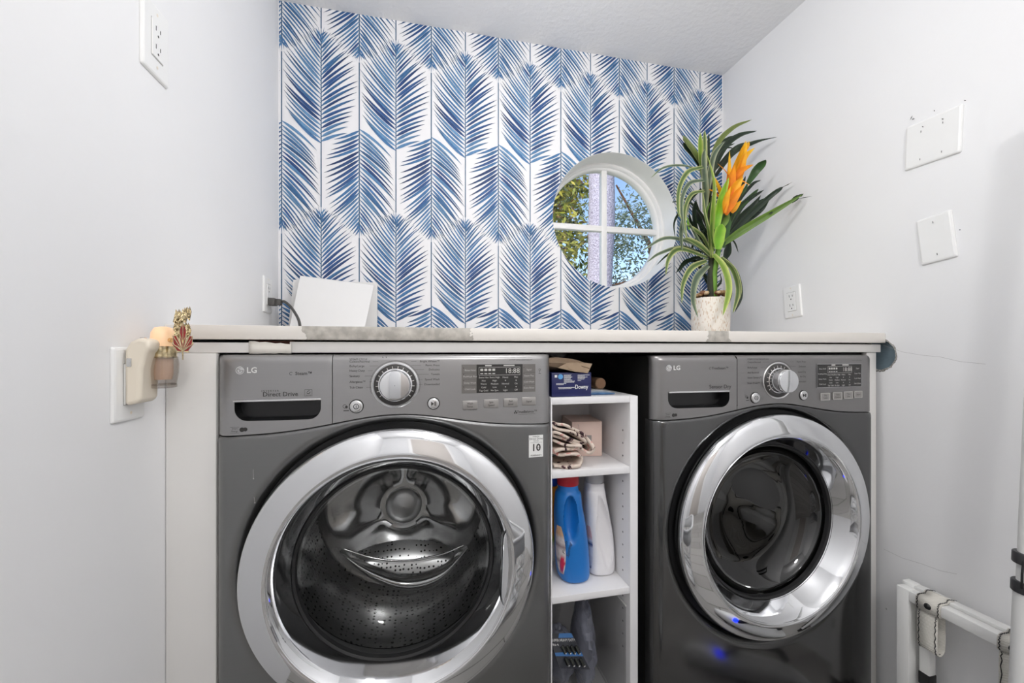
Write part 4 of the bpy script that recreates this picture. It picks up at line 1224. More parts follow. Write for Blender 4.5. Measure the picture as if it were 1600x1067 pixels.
# pink box
mb = MB(); rbox(mb, (0.440, -0.468, z0 + 0.047), (0.082, 0.12, 0.092), math.radians(-7), 0.0012)
pk = thing('carton', 'pale pink box behind the folded tote on the second shelf', 'box', (0.440, -0.468, z0 + 0.0005))
build('carton_body', mb, mat('pink_card', (226, 200, 188), 0.5, noise=(20, 0.04)), pk)
mb = MB(); R = Matrix.Rotation(math.radians(-7), 3, 'Z')
def pkp(x, z, d=0.0): return Vector((0.440, -0.468, z0 + 0.047)) + R @ Vector((x, -0.0605 - d, z))
mb.add([pkp(-0.010, -0.012, 0.0005), pkp(0.012, -0.012, 0.0005), pkp(0.012, 0.010, 0.0005), pkp(-0.010, 0.010, 0.0005)], [[0, 1, 2, 3]])
build('grey_label', mb, mat('grey_label', (158, 150, 146), 0.6, noise=(30, 0.1)), pk, smooth=0)
mb = MB(); mb.add([pkp(-0.026, 0.040, 0.0005), pkp(-0.0245, 0.040, 0.0005), pkp(-0.018, 0.016, 0.0005), pkp(-0.0195, 0.016, 0.0005)], [[0, 1, 2, 3]])
build('seam_tape', mb, mat('tape', (198, 178, 170), 0.5, noise=(30, 0.1)), pk, smooth=0)

# ------------------------------------------------------------------ detergent bottles
def superell(a, b, n, k=2.6):
    out = []
    for i in range(n):
        t = 2 * PI * i / n; c, s_ = math.cos(t), math.sin(t)
        out.append((a * abs(c) ** (2 / k) * (1 if c >= 0 else -1), b * abs(s_) ** (2 / k) * (1 if s_ >= 0 else -1)))
    return out
def bottle(cx, cy, z0, prof, n=48, k=2.5, dent=None):
    """prof: (z, half width x, half depth y, x shift)"""
    mb = MB(); P = cat([(p[1], p[2], p[0]) for p in prof], 4); SH = cat([(p[3], 0, p[0]) for p in prof], 4); rows = []
    for p, q in zip(P, SH):
        row = []
        for x, y in superell(max(p.x, 0.002), max(p.y, 0.002), n, k):
            yy = y; xx = x
            if dent:
                d = dent(xx + q.x, p.z, y)
                yy += d
            row.append((cx + xx + q.x, cy + yy, z0 + p.z))
        rows.append(row)
    mb.grid(rows, closed=True, flip=False)
    st = len(mb.v) - len(rows) * n
    mb.f.append([st + i for i in range(n)][::-1]); mb.m.append(0)
    mb.f.append([len(mb.v) - n + i for i in range(n)]); mb.m.append(0)
    return mb
zb = zs[2] + 0.0006
# blue bottle
bx, by = 0.377, -0.562
def dent_blue(x, z, y):
    if y > 0: return 0
    dx = (x + 0.016) / 0.0175; dz = (z - 0.158) / 0.056
    q = dx * dx + dz * dz
    return 0.030 * max(0, 1 - q) ** 0.45 if q < 1 else 0
bb = thing('detergent_bottle', 'bright blue laundry bottle with a red cap and moulded grip on the third shelf', 'bottle', (bx, by, zb), None)
mb = bottle(bx, by, zb, [(0.0, 0.030, 0.034, 0.004), (0.006, 0.0385, 0.041, 0.003), (0.03, 0.0415, 0.043, 0.001), (0.08, 0.0410, 0.043, -0.002), (0.12, 0.0395, 0.042, -0.005), (0.16, 0.0365, 0.040, -0.009), (0.19, 0.0335, 0.036, -0.011), (0.213, 0.0315, 0.032, -0.011), (0.222, 0.026, 0.027, -0.011), (0.232, 0.0245, 0.025, -0.011), (0.236, 0.0245, 0.025, -0.011)], 96, 2.4, dent_blue)
M['bluehd'] = mat('blue_plastic', (22, 112, 190), 0.32, noise=(8, 0.03))
build('bottle_body', mb, M['bluehd'], bb, smooth=70)
mb = MB(); mb.lathe_z(bx - 0.011, by, [(0.0265, zb + 0.2355), (0.0275, zb + 0.2375), (0.0275, zb + 0.262), (0.026, zb + 0.2655)], 40); build('cap', mb, mat('red_plastic', (176, 14, 34), 0.35, noise=(20, 0.04)), bb)
# label wrapping its left side
def side_label(cx, cy, z0, zz0, zz1, xs, half, k, cols, a0, a1, lift, bulge=0.0):
    mb = MB(); rows = []; cc = []
    for i in range(13):
        t = i / 12; z = zz0 + (zz1 - zz0) * t; hx, hy, sh = half(z)
        row = []; crow = []
        for j in range(13):
            a = a0 + (a1 - a0) * j / 12
            shrink = math.sin(PI * min(max(t, 0.03), 0.97)) ** 0.35
            am = (a0 + a1) / 2; a = am + (a - am) * shrink
            c, s_ = math.cos(a), math.sin(a)
            row.append((cx + sh + (hx + lift) * abs(c) ** (2 / k) * (1 if c >= 0 else -1), cy + (hy + lift) * abs(s_) ** (2 / k) * (1 if s_ >= 0 else -1), z0 + z))
            crow.append(cols(t, j / 12))
        rows.append(row); cc.append(crow)
    mb.grid(rows, col=cc); return mb
def half_blue(z):
    tab = [(0.0, 0.0385, 0.041, 0.003), (0.03, 0.0415, 0.043, 0.001), (0.08, 0.0410, 0.043, -0.002), (0.12, 0.0395, 0.042, -0.005), (0.16, 0.0365, 0.040, -0.009)]
    for a, b_ in zip(tab, tab[1:]):
        if a[0] <= z <= b_[0]:
            t = (z - a[0]) / (b_[0] - a[0]); return [a[i] + (b_[i] - a[i]) * t for i in (1, 2, 3)]
    return tab[-1][1:]
def lab_cols(t, u):
    if (t - 0.25) ** 2 / 0.012 + (u - 0.72) ** 2 / 0.06 < 1: return lin((206, 30, 74))
    if (t - 0.12) ** 2 / 0.008 + (u - 0.62) ** 2 / 0.08 < 1: return lin((170, 30, 110))
    if t > 0.82: return lin((216, 176, 140))
    return lin((214, 206, 204)) if (int(t * 26) % 3) else lin((150, 132, 138))
mb = side_label(bx, by, zb, 0.022, 0.140, None, half_blue, 2.4, lab_cols, math.radians(180), math.radians(232), 0.0008)
o = build('bottle_label', mb, mat('floral_label', (220, 210, 205), 0.4, attr='Col', noise=(90, 0.2)), bb, attr=True)
mb = MB(); yl = by - 0.030
for i, t in enumerate(('Fresh', 'Spring')):
    v, fa = text_geo(t, 0.016); rr = Matrix.Rotation(math.radians(68), 3, 'Z')
    mb.add([(bx - 0.0315 + 0.0085 * i + (rr @ p).x * 0.45, by - 0.0345 - 0.006 * i - 0.35 * (rr @ p).x, zb + 0.092 - 0.004 * i + (rr @ p).y) for p in v], fa)
build('label_lettering', mb, M['ink'], bb, smooth=0)
# white bottle
wx, wy = 0.4535, -0.545
def dent_white(x, z, y):
    if y > 0: return 0
    dx = (x - (-0.006 + 0.020 * (0.2 - z) / 0.2)) / (0.008 + 0.016 * min(1, max(0, (0.20 - z) / 0.1)) * (1 if z > 0.07 else max(0, (z - 0.03) / 0.04)) + 1e-6)
    dz = (z - 0.115) / 0.085
    q = dx * dx + dz * dz * 0.9
    return 0.020 * max(0, 1 - q) ** 0.5 if q < 1 else 0
wb = thing('detergent_bottle', 'white laundry bottle with a grey cap and moulded grip on the third shelf', 'bottle', (wx, wy, zb))
mb = bottle(wx, wy, zb, [(0.0, 0.0290, 0.034, 0.0048), (0.006, 0.0352, 0.04, 0.0048), (0.03, 0.0361, 0.043, 0.0048), (0.08, 0.0352, 0.043, 0.0024), (0.12, 0.0330, 0.042, -0.0008), (0.155, 0.0299, 0.039, -0.0040), (0.19, 0.0264, 0.034, -0.0072), (0.208, 0.0251, 0.03, -0.0080), (0.214, 0.0239, 0.0275, -0.0080), (0.226, 0.0231, 0.0265, -0.0080), (0.231, 0.0224, 0.0255, -0.0080)], 96, 2.8, dent_white)
build('bottle_body', mb, mat('white_hdpe', (234, 232, 234), 0.3, noise=(8, 0.02)), wb, smooth=70)
mb = MB(); mb.lathe_z(wx - 0.008, wy, [(0.0240, zb + 0.2305), (0.0246, zb + 0.232), (0.0241, zb + 0.259), (0.0226, zb + 0.2625), (0.020, zb + 0.2632), (0.018, zb + 0.258)], 40); build('cap', mb, mat('grey_plastic', (172, 172, 174), 0.4, noise=(20, 0.03)), wb)
def half_white(z):
    tab = [(0.0, 0.0352, 0.04, 0.0048), (0.03, 0.0361, 0.043, 0.0048), (0.08, 0.0352, 0.043, 0.0024), (0.12, 0.0330, 0.042, -0.0008), (0.155, 0.0299, 0.039, -0.0040)]
    for a, b_ in zip(tab, tab[1:]):
        if a[0] <= z <= b_[0]:
            t = (z - a[0]) / (b_[0] - a[0]); return [a[i] + (b_[i] - a[i]) * t for i in (1, 2, 3)]
    return tab[-1][1:]
mb = side_label(wx, wy, zb, 0.018, 0.125, None, half_white, 2.8, lambda t, u: lin((232, 190, 190)) if t > 0.7 else (lin((40, 66, 130)) if (int(t * 22) % 4 == 0 and u > 0.3) else lin((214, 218, 230))), math.radians(180), math.radians(222), 0.0008)
build('bottle_label', mb, mat('pastel_label', (220, 220, 230), 0.4, attr='Col', noise=(90, 0.15)), wb, attr=True)
# orange and blue bottle half hidden by the washing machine
ox, oy = 0.3370, -0.455
ob = thing('spray_bottle', 'orange bottle with a blue top, half hidden behind the washing machine edge', 'bottle', (ox + 0.004, oy, zb))
mb = bottle(ox + 0.0155, oy, zb, [(0.0, 0.020, 0.026, 0), (0.006, 0.0225, 0.030, 0), (0.08, 0.0225, 0.030, 0), (0.15, 0.0225, 0.030, 0), (0.19, 0.0205, 0.026, 0), (0.20, 0.019, 0.022, 0)], 40, 2.6)
for i, p in enumerate(mb.v):
    h = p.z - zb; mb.c[i] = lin((226, 228, 226)) if h < 0.055 else (lin((170, 190, 90)) if h < 0.07 else lin((236, 148, 26)))
build('bottle_body', mb, mat('orange_bottle', (236, 148, 26), 0.3, attr='Col', noise=(40, 0.12)), ob, smooth=60, attr=True)
mb = MB(); mb.lathe_z(ox + 0.0155, oy, [(0.0195, zb + 0.2002), (0.0215, zb + 0.203), (0.0205, zb + 0.235), (0.012, zb + 0.247)], 32); build('cap', mb, mat('cobalt_plastic', (24, 70, 196), 0.3, noise=(20, 0.04)), ob)

# ------------------------------------------------------------------ bottom bay: clear bin, battery card, plastic bag
zf = zs[3] + 0.0006
bi = thing('storage_bin', 'clear plastic storage bin in the bottom bay of the shelf unit', 'bin', (0.39, -0.52, zf))
mb = MB()
bx0, bx1, by0, by1, bh = 0.300, 0.490, -0.632, -0.400, 0.275
mb.box((bx0, by0, zf), (bx1, by1, zf + 0.003))
mb.box((bx0, by1 - 0.002, zf), (bx1, by1, zf + bh)); mb.box((bx0, by0, zf), (bx0 + 0.002, by1, zf + bh)); mb.box((bx1 - 0.002, by0, zf), (bx1, by1, zf + bh))
mb.box((bx0, by0, zf), (bx1, by0 + 0.002, zf + 0.06))
build('bin_walls', mb, M['clear'], bi, smooth=0)
mb = MB()
mb.tube([(bx0, by1, zf + bh), (bx1 - 0.02, by1, zf + bh), (bx1, by1 - 0.02, zf + bh), (bx1, by0, zf + bh)], 0.0022, 8)
mb.tube([(bx1 - 0.001, by1 - 0.004, zf + bh), (bx1 - 0.001, by1 - 0.004, zf)], 0.0015, 8)
build('bin_rim', mb, mat('frosted_rim', (206, 206, 204), 0.3, noise=(20, 0.03)), bi)
# grey plastic bag, crumpled
r2 = random.Random(21)
def crumple(cx, cy, cz, sx, sy, sz, seed, n=28, m_=18, amp=0.16):
    r = random.Random(seed); ph = [(r.uniform(0, 6), r.uniform(1.5, 4.5), r.uniform(1.5, 4.5), r.uniform(0, 6)) for _ in range(7)]
    mb = MB(); rows = []
    for i in range(m_ + 1):
        v = PI * i / m_; row = []
        for j in range(n):
            u = 2 * PI * j / n; d = Vector((math.sin(v) * math.cos(u), math.sin(v) * math.sin(u), math.cos(v)))
            k = 1 + amp * sum(abs(math.sin(a + b_ * d.x * 2 + c * d.y * 2 + e * d.z)) - 0.6 for a, b_, c, e in ph) / 2.4
            row.append((cx + sx * d.x * k, cy + sy * d.y * k, max(cz + sz * d.z * k, zf + 0.004)))
        rows.append(row)
    mb.grid(rows, closed=True); return mb
mb = crumple(0.362, -0.500, zf + 0.085, 0.040, 0.050, 0.070, 3)
mb2 = crumple(0.420, -0.53, zf + 0.125, 0.027, 0.052, 0.110, 8, amp=0.2)
mb.add(mb2.v, mb2.f)
M['bagplastic'] = mat('grey_film', (112, 114, 126), 0.28, noise=(12, 0.15), bump=(60, 0.6, 0.004), coat=0.3)
o = build('plastic_bag', mb, M['bagplastic'], smooth=40)
tag(o, 'crumpled grey plastic bag lying in the clear bin under the battery card', 'bag')
# battery card
bc = thing('battery_pack', 'black and blue battery blister card lying on the grey plastic bag', 'batteries', tuple(at(888, 1030, -0.585)))
T0 = at(857, 990, -0.560); T1 = at(893, 989, -0.560); T2 = at(922, 1046, -0.600); T3 = at(874, 1044, -0.600)
def bil(u, v, d=0.0):
    p = (T0 * (1 - u) + T1 * u) * (1 - v) + (T3 * (1 - u) + T2 * u) * v
    nrm = (T1 - T0).cross(T3 - T0).normalized()
    if nrm.y > 0: nrm = -nrm
    return p + nrm * d
mb = MB(); q = [bil(0, 0), bil(1, 0), bil(1, 1), bil(0, 1)]; nrm = bil(0, 0, 1) - bil(0, 0, 0)
mb.prism(q, nrm * -0.002)
build('card', mb, mat('black_card', (20, 24, 36), 0.4, noise=(20, 0.1)), bc, smooth=0)
mb = MB(); mb.add([bil(0, 0.56, 0.0008), bil(1, 0.52, 0.0008), bil(1, 0.64, 0.0008), bil(0, 0.66, 0.0008), bil(0.45, 0, 0.0008), bil(0.98, 0, 0.0008), bil(0.98, 0.13, 0.0008), bil(0.35, 0.13, 0.0008)], [[0, 1, 2, 3], [4, 5, 6, 7]])
build('blue_band', mb, mat('blue_print', (44, 106, 168), 0.35, noise=(20, 0.1)), bc, smooth=0)
mb = MB(); v, fa = text_geo('SUPER HEAVY DUTY', 1.0)
mb.add([bil(0.52 + p.x * 0.106, 0.20 - p.y * 0.11, 0.0012) for p in v], fa)
v, fa = text_geo('R6-4', 1.0, 'LEFT'); mb.add([bil(0.02 + p.x * 0.12, 0.33 - p.y * 0.09, 0.0012) for p in v], fa)
build('card_lettering', mb, M['whiteink'], bc, smooth=0)
for row, v0 in ((0, 0.36), (1, 0.70)):
    for k in range(4):
        u0 = 0.36 + 0.17 * k - 0.05 * row
        mb = MB(); mb.tube([bil(u0, v0, 0.004), bil(u0 + 0.015, v0 + 0.15, 0.004), bil(u0 + 0.02, v0 + 0.2, 0.004)], 0.0040, 10)
        b = build('battery', mb, mat('battery_sleeve', (60, 62, 58), 0.3, 0.6, noise=(20, 0.1)), bc)
        mb = MB(); mb.tube([bil(u0 + 0.02, v0 + 0.2, 0.004), bil(u0 + 0.024, v0 + 0.225, 0.004)], 0.0032, 10); build('battery_tip', mb, M['silver'], b)

# ------------------------------------------------------------------ wall plates and outlets
def plate_geo(frame, w, h, t, bevel):
    """frame: (origin, axis across, axis up, normal)"""
    O, A, U, Nn = frame; mb = MB()
    def ring(k, d, r=0.004):
        out = []; a, b_ = w / 2 - k, h / 2 - k
        for sx, sz, st in ((1, 1, 0), (-1, 1, PI / 2), (-1, -1, PI), (1, -1, 1.5 * PI)):
            for i in range(5):
                ang = st + PI / 2 * i / 4
                out.append(O + A * (sx * (a - r) + r * math.cos(ang)) + U * (sz * (b_ - r) + r * math.sin(ang)) + Nn * d)
        return out
    rs = [ring(0, 0), ring(0, t * 0.35), ring(bevel * 0.35, t * 0.8), ring(bevel, t)]
    flip = A.cross(U).dot(Nn) < 0
    mb.grid(rs, closed=True, flip=flip)
    n = len(rs[0]); st = len(mb.v) - n
    mb.f.append([st + i for i in range(n)]); mb.m.append(0)
    return mb
def slab_geo(frame, x0, x1, z0, z1, d0, d1, bev=0.0):
    O, A, U, Nn = frame; mb = MB()
    P = lambda x, z, d: O + A * x + U * z + Nn * d
    mb.add([P(x0, z0, d0), P(x1, z0, d0), P(x1, z1, d0), P(x0, z1, d0), P(x0 + bev, z0 + bev, d1), P(x1 - bev, z0 + bev, d1), P(x1 - bev, z1 - bev, d1), P(x0 + bev, z1 - bev, d1)],
           [[4, 5, 6, 7], [0, 1, 5, 4], [1, 2, 6, 5], [2, 3, 7, 6], [3, 0, 4, 7]])
    return mb
def outlet(name, label, frame, tilt=0.0, w=0.070, h=0.114, inset=True):
    O, A, U, Nn = frame
    if tilt:
        A, U = A * math.cos(tilt) + U * math.sin(tilt), U * math.cos(tilt) - A * math.sin(tilt)
    frame = (O, A, U, Nn)
    t = thing(name, label, 'outlet', tuple(O - U * h / 2))
    build('cover_plate', plate_geo(frame, w, h, 0.0055, 0.005), M['plate'], t, smooth=0)
    rc = build('receptacle', slab_geo(frame, -0.0167, 0.0167, -0.0335, 0.0335, 0.005, 0.0075, 0.001), M['plate'], t, smooth=0)
    mb = MB()
    for cz in (0.0165, -0.0165):
        for x, hh in ((-0.0062, 0.0042), (0.0062, 0.0034)):
            g = slab_geo(frame, x - 0.0009, x + 0.0009, cz - hh + 0.004, cz + hh + 0.004, 0.0075, 0.0077); mb.add(g.v, g.f)
        mb.add([O + A * (0.0022 * math.cos(2 * PI * k / 12)) + U * (cz - 0.0075 + 0.0022 * math.sin(2 * PI * k / 12)) + Nn * 0.0077 for k in range(12)], [list(range(12))])
    build('slots', mb, M['dark'], rc, smooth=0)
    mb = MB()
    for cz in (0.048, -0.048):
        mb.add([O + A * (0.0026 * math.cos(2 * PI * k / 12)) + U * (cz + 0.0026 * math.sin(2 * PI * k / 12)) + Nn * 0.0062 for k in range(12)], [list(range(12))])
    build('screw', mb, M['ivory'], t, smooth=0)
    mb = MB()
    for a in (slab_geo(frame, -0.0172, 0.0172, -0.0342, -0.0335, 0.0056, 0.0058), slab_geo(frame, -0.0172, 0.0172, 0.0335, 0.0342, 0.0056, 0.0058), slab_geo(frame, -0.0174, -0.0167, -0.0342, 0.0342, 0.0056, 0.0058), slab_geo(frame, 0.0167, 0.0174, -0.0342, 0.0342, 0.0056, 0.0058)):
        mb.add(a.v, a.f)
    build('joint_line', mb, mat('joint_grey', (150, 150, 148), 0.7, noise=(20, 0.05)), t, smooth=0)
    return t
LW = lambda y, z: (Vector((XL + 0.0002, y, z)), Vector((0, 1, 0)), Vector((0, 0, 1)), Vector((1, 0, 0)))
RW = lambda y, z: (Vector((XR - 0.0002, y, z)), Vector((0, -1, 0)), Vector((0, 0, 1)), Vector((-1, 0, 0)))
outlet('wall_outlet', 'white double outlet high on the left wall, cut by the top of the picture', LW(-0.675, CZ + 0.567), 0.0, 0.078, 0.130)
outlet('wall_outlet', 'white double outlet low on the left wall holding the plug-in warmer', LW(-0.745, CZ - 0.055), 0.0, 0.076, 0.122)
outlet('wall_outlet', 'white outlet on the left wall above the counter holding the dark plug', LW(-0.112, CZ + 0.178))
outlet('wall_outlet', 'white double outlet on the right wall just above the counter', RW(-0.347, CZ + 0.174), math.radians(5))
def blank(label, frame, w, h, tilt, scr, marks):
    O, A, U, Nn = frame
    A, U = A * math.cos(tilt) + U * math.sin(tilt), U * math.cos(tilt) - A * math.sin(tilt)
    fr = (O, A, U, Nn)
    t = thing('blank_plate', label, 'wall plate', tuple(O - U * h / 2))
    build('cover_plate', plate_geo(fr, w, h, 0.006, 0.005), M['plate'], t, smooth=0)
    for x, z in scr:
        mb = MB(); mb.add([O + A * (x + 0.0028 * math.cos(2 * PI * k / 14)) + U * (z + 0.0028 * math.sin(2 * PI * k / 14)) + Nn * 0.0066 for k in range(14)] , [list(range(14))])
        s_ = build('screw', mb, M['plate'], t, smooth=0)
        g = slab_geo(fr, x - 0.0004, x + 0.0008, z - 0.0024, z + 0.0024, 0.0066, 0.0069); build('screw_slot', g, M['dark'], s_, smooth=0)
    return t
blank('wide white blank plate high on the right wall', RW(-0.7545, CZ + 0.5455), 0.120, 0.117, math.radians(-2), [(-0.023, -0.042), (0.023, -0.042), (-0.023, 0.030), (0.023, 0.030)], None)
blank('narrow white blank plate on the right wall below the wide one', RW(-0.7625, CZ + 0.288), 0.075, 0.121, math.radians(6), [(0, 0.042), (0, -0.042)], None)
# scuffs and nail holes on the walls: small dents with dark marks
mb = MB()
def scuff(u, v, X, L, a, w=0.0012):
    p = atx(u, v, X); d = Vector((0, math.cos(a), math.sin(a))) * L; n = Vector((0, -math.sin(a), math.cos(a))) * w
    sg = 0.0004 if X < 0 else -0.0004
    p.x += sg
    mb.add([p - d, p + n, p + d, p - n], [[0, 1, 2, 3]])
for u, v, L, a in ((1424, 184, 0.006, -1.0), (1427, 186, 0.004, 0.4), (1460, 173, 0.0022, 1.2), (1508, 157, 0.003, 0.8), (1473, 186, 0.003, 0.6), (1442, 198, 0.003, 0.9), (1500, 359, 0.002, 0.3), (1385, 951, 0.003, 1.2)): scuff(u, v, XR - 0.007 if v > 160 and v < 200 else XR, L, a)
build('scuff_mark', mb, M['dark'], wall_r, smooth=0)
mb = MB()
pts = [(1379, 517), (1410, 528), (1440, 533), (1470, 536), (1500, 543), (1540, 547)]
for (u0, v0), (u1, v1) in zip(pts, pts[1:]):
    a, b_ = atx(u0, v0 + 22, XR - 0.0004), atx(u1, v1 + 22, XR - 0.0004); mb.add([a, b_, b_ + Vector((0, 0, 0.0007)), a + Vector((0, 0, 0.0007))], [[0, 1, 2, 3]])
pts = [(1381, 858), (1410, 872), (1440, 881), (1470, 892), (1495, 897)]
for (u0, v0), (u1, v1) in zip(pts, pts[1:]):
    a, b_ = atx(u0, v0, XR - 0.0004), atx(u1, v1, XR - 0.0004); mb.add([a, b_, b_ + Vector((0, 0, 0.0007)), a + Vector((0, 0, 0.0007))], [[0, 1, 2, 3]])
build('hairline_crack', mb, mat('crack_grey', (178, 177, 176), 0.9, noise=(60, 0.1)), wall_r, smooth=0)

# ------------------------------------------------------------------ dark plug and cord, white panels on the counter
cw = thing('power_cord', 'dark grey plug and cord running from the left outlet down behind the counter edge', 'cord', tuple(at(430, 472, -0.10)))
P0 = Vector((XL + 0.008, -0.112, CZ + 0.155))
mb = MB(); mb.box(P0 + Vector((0, -0.016, -0.012)), P0 + Vector((0.020, 0.016, 0.012)), 0.003)
mb.box(P0 + Vector((0.018, -0.010, -0.010)), P0 + Vector((0.036, 0.010, 0.010)), 0.003)
M['cord'] = mat('dark_grey_plastic', (78, 76, 74), 0.5, noise=(20, 0.05))
build('plug', mb, M['cord'], cw)
mb = MB(); pts = [P0 + Vector((0.034, 0, 0.001)), at(444, 471, -0.125), at(453, 478, -0.15), at(461, 489, -0.175), at(467, 501, -0.20), at(471, 509, -0.215), at(478, 509, -0.19)]
pts[-1].z = CZ + 0.0545; pts[-2].z = CZ + 0.0545
mb.tube(cat(pts, 6), 0.0042, 10); build('cord', mb, M['cord'], cw)
M['card'] = mat('white_card', (232, 231, 230), 0.45, noise=(8, 0.015))
zc_ = CZ + 0.0512
mb = MB()
mb.prism([Vector((-0.4415, -0.030, zc_)), Vector((-0.152, -0.030, zc_)), Vector((-0.152, -0.022, CZ + 0.243)), Vector((-0.425, -0.022, CZ + 0.243))], (0, 0.018, 0))
tag(build('white_panel', mb, M['card'], smooth=0), 'white rectangular panel standing against the wallpaper behind the leaning one', 'panel')
mb = MB()
mb.prism([Vector((-0.4045, -0.150, zc_)), Vector((-0.1830, -0.150, zc_)), Vector((-0.1600, -0.046, CZ + 0.2285)), Vector((-0.3975, -0.046, CZ + 0.252))], (0, 0.010, 0.003))
tag(build('white_panel', mb, M['card'], smooth=0), 'white sheet leaning back on the counter in front of another white panel', 'panel')

# ------------------------------------------------------------------ plug-in warmer with a maple-leaf ornament
nl = thing('plug_in_warmer', 'ivory plug-in warmer with a glass cup and a gilded red maple leaf', 'warmer', (XL + 0.03, -0.73, CZ - 0.085))
mb = MB()
# body: side profile extruded across the wall direction (local axes: d from wall, z)
prof = [(0.008, -0.090), (0.027, -0.086), (0.030, -0.078), (0.032, -0.030), (0.038, -0.004), (0.044, 0.004), (0.044, 0.018), (0.028, 0.022), (0.014, 0.014), (0.008, 0.000)]
y0_, y1_ = -0.765, -0.715
ring0 = [Vector((XL + a, y0_, CZ + b_)) for a, b_ in prof]
mb.prism(ring0, (0, y1_ - y0_, 0))
nb = build('warmer_body', mb, M['ivory'], nl, smooth=25)
bv = nb.modifiers.new('bevel', 'BEVEL'); bv.width = 0.006; bv.segments = 3
c = (XL + 0.0395, -0.7205)
mb = MB(); mb.lathe_z(c[0], c[1], [(0.017, CZ + 0.008), (0.0175, CZ + 0.020), (0.0165, CZ + 0.032), (0.012, CZ + 0.040), (0.004, CZ + 0.042)], 28, 1.0, 1.1)
build('warmer_head', mb, M['glow'], nl, smooth=60)
mb = MB(); mb.lathe_z(c[0], c[1], [(0.0190, CZ - 0.012), (0.0190, CZ + 0.008)], 28); build('collar', mb, M['gold'], nl)
mb = MB(); mb.lathe_z(c[0], c[1], [(0.0205, CZ - 0.010), (0.0222, CZ - 0.022), (0.0215, CZ - 0.038), (0.0190, CZ - 0.054), (0.0180, CZ - 0.060)], 32, cap=False); build('glass_cup', mb, M['cupglass'], nl, smooth=70)
mb = MB(); mb.lathe_z(c[0], c[1], [(0.0140, CZ - 0.012), (0.0140, CZ - 0.040), (0.012, CZ - 0.050)], 24); build('wick', mb, mat('warm_wick', (226, 196, 174), 0.4, noise=(20, 0.1)), nl)
mb = MB(); mb.lathe_z(c[0], c[1], [(0.0165, CZ - 0.0645), (0.0192, CZ - 0.0635), (0.0192, CZ - 0.0575), (0.0180, CZ - 0.057)], 32); build('cup_base', mb, M['cupglass'], nl, smooth=40)
mb = MB(); mb.box((XL + 0.012, -0.767, CZ - 0.026), (XL + 0.019, -0.7648, CZ - 0.012), 0.001); build('clip', mb, M['silver'], nl)
mb = MB(); mb.box((XL + 0.018, -0.745, CZ + 0.0185), (XL + 0.025, -0.738, CZ + 0.0225), 0.001); build('clip', mb, M['silver'], nl)
# maple leaf: gold plate, red enamel cells and gold veins, on a crumpled gold backing
LP = at(285.5, 538, -0.752); lx, ly, lz = LP.x, LP.y, LP.z
LS = 0.049
outline = [(0.0, 1.0), (0.09, 0.80), (0.20, 0.86), (0.17, 0.58), (0.20, 0.42), (0.34, 0.60), (0.40, 0.52), (0.54, 0.56), (0.50, 0.36), (0.58, 0.28), (0.30, 0.05), (0.34, -0.04), (0.10, -0.02), (0.04, 0.0),
           (0.03, -0.28), (-0.03, -0.28), (-0.04, 0.0), (-0.10, -0.02), (-0.34, -0.04), (-0.30, 0.05), (-0.58, 0.28), (-0.50, 0.36), (-0.54, 0.56), (-0.40, 0.52), (-0.34, 0.60), (-0.20, 0.42), (-0.17, 0.58), (-0.20, 0.86), (-0.09, 0.80)]
LA = math.radians(30)    # the ornament is turned towards the room
ax = Vector((math.cos(LA), math.sin(LA), 0)); nx = Vector((math.sin(LA), -math.cos(LA), 0))
def lp(x, z, d=0.0): return Vector((lx, ly, lz)) + ax * (x * LS * 0.52) + Vector((0, 0, z * LS)) + nx * d
mb = MB(); mb.prism([lp(x, z - 0.25) for x, z in outline], nx * 0.003)
lf_ = build('maple_leaf', mb, M['gold'], nl, smooth=0)
for poly in ([(0.015, 0.06), (0.16, 0.5), (0.15, 0.76), (0.015, 0.95)], [(-0.015, 0.06), (-0.16, 0.5), (-0.15, 0.76), (-0.015, 0.95)], [(0.04, 0.07), (0.36, 0.54), (0.50, 0.52), (0.47, 0.29)], [(-0.04, 0.07), (-0.36, 0.54), (-0.50, 0.52), (-0.47, 0.29)], [(0.05, 0.01), (0.42, 0.27), (0.54, 0.27), (0.28, 0.03)], [(-0.05, 0.01), (-0.42, 0.27), (-0.54, 0.27), (-0.28, 0.03)]):
    mb = MB(); q = [lp(x, z - 0.25, 0.0032) for x, z in poly]; mb.prism(q, nx * 0.001)
    build('enamel', mb, M['enamel'], lf_, smooth=0)
for a, b_ in (((0, -0.02), (0, 0.98)), ((0, 0.0), (0.50, 0.52)), ((0, 0.0), (-0.50, 0.52)), ((0, 0), (0.54, 0.28)), ((0, 0), (-0.54, 0.28)), ((0, 0.25), (0.17, 0.62)), ((0, 0.25), (-0.17, 0.62)), ((0, -0.28), (0, 0))):
    mb = MB(); mb.tube([lp(a[0], a[1] - 0.25, 0.0042), lp(b_[0], b_[1] - 0.25, 0.0042)], 0.0007, 6)
    build('vein', mb, M['gold'], lf_)
r2 = random.Random(5)
M['foil'] = mat('antique_gold_foil', (206, 188, 150), 0.2, 1.0, noise=(220, 0.6), bump=(260, 1.0, 0.003))
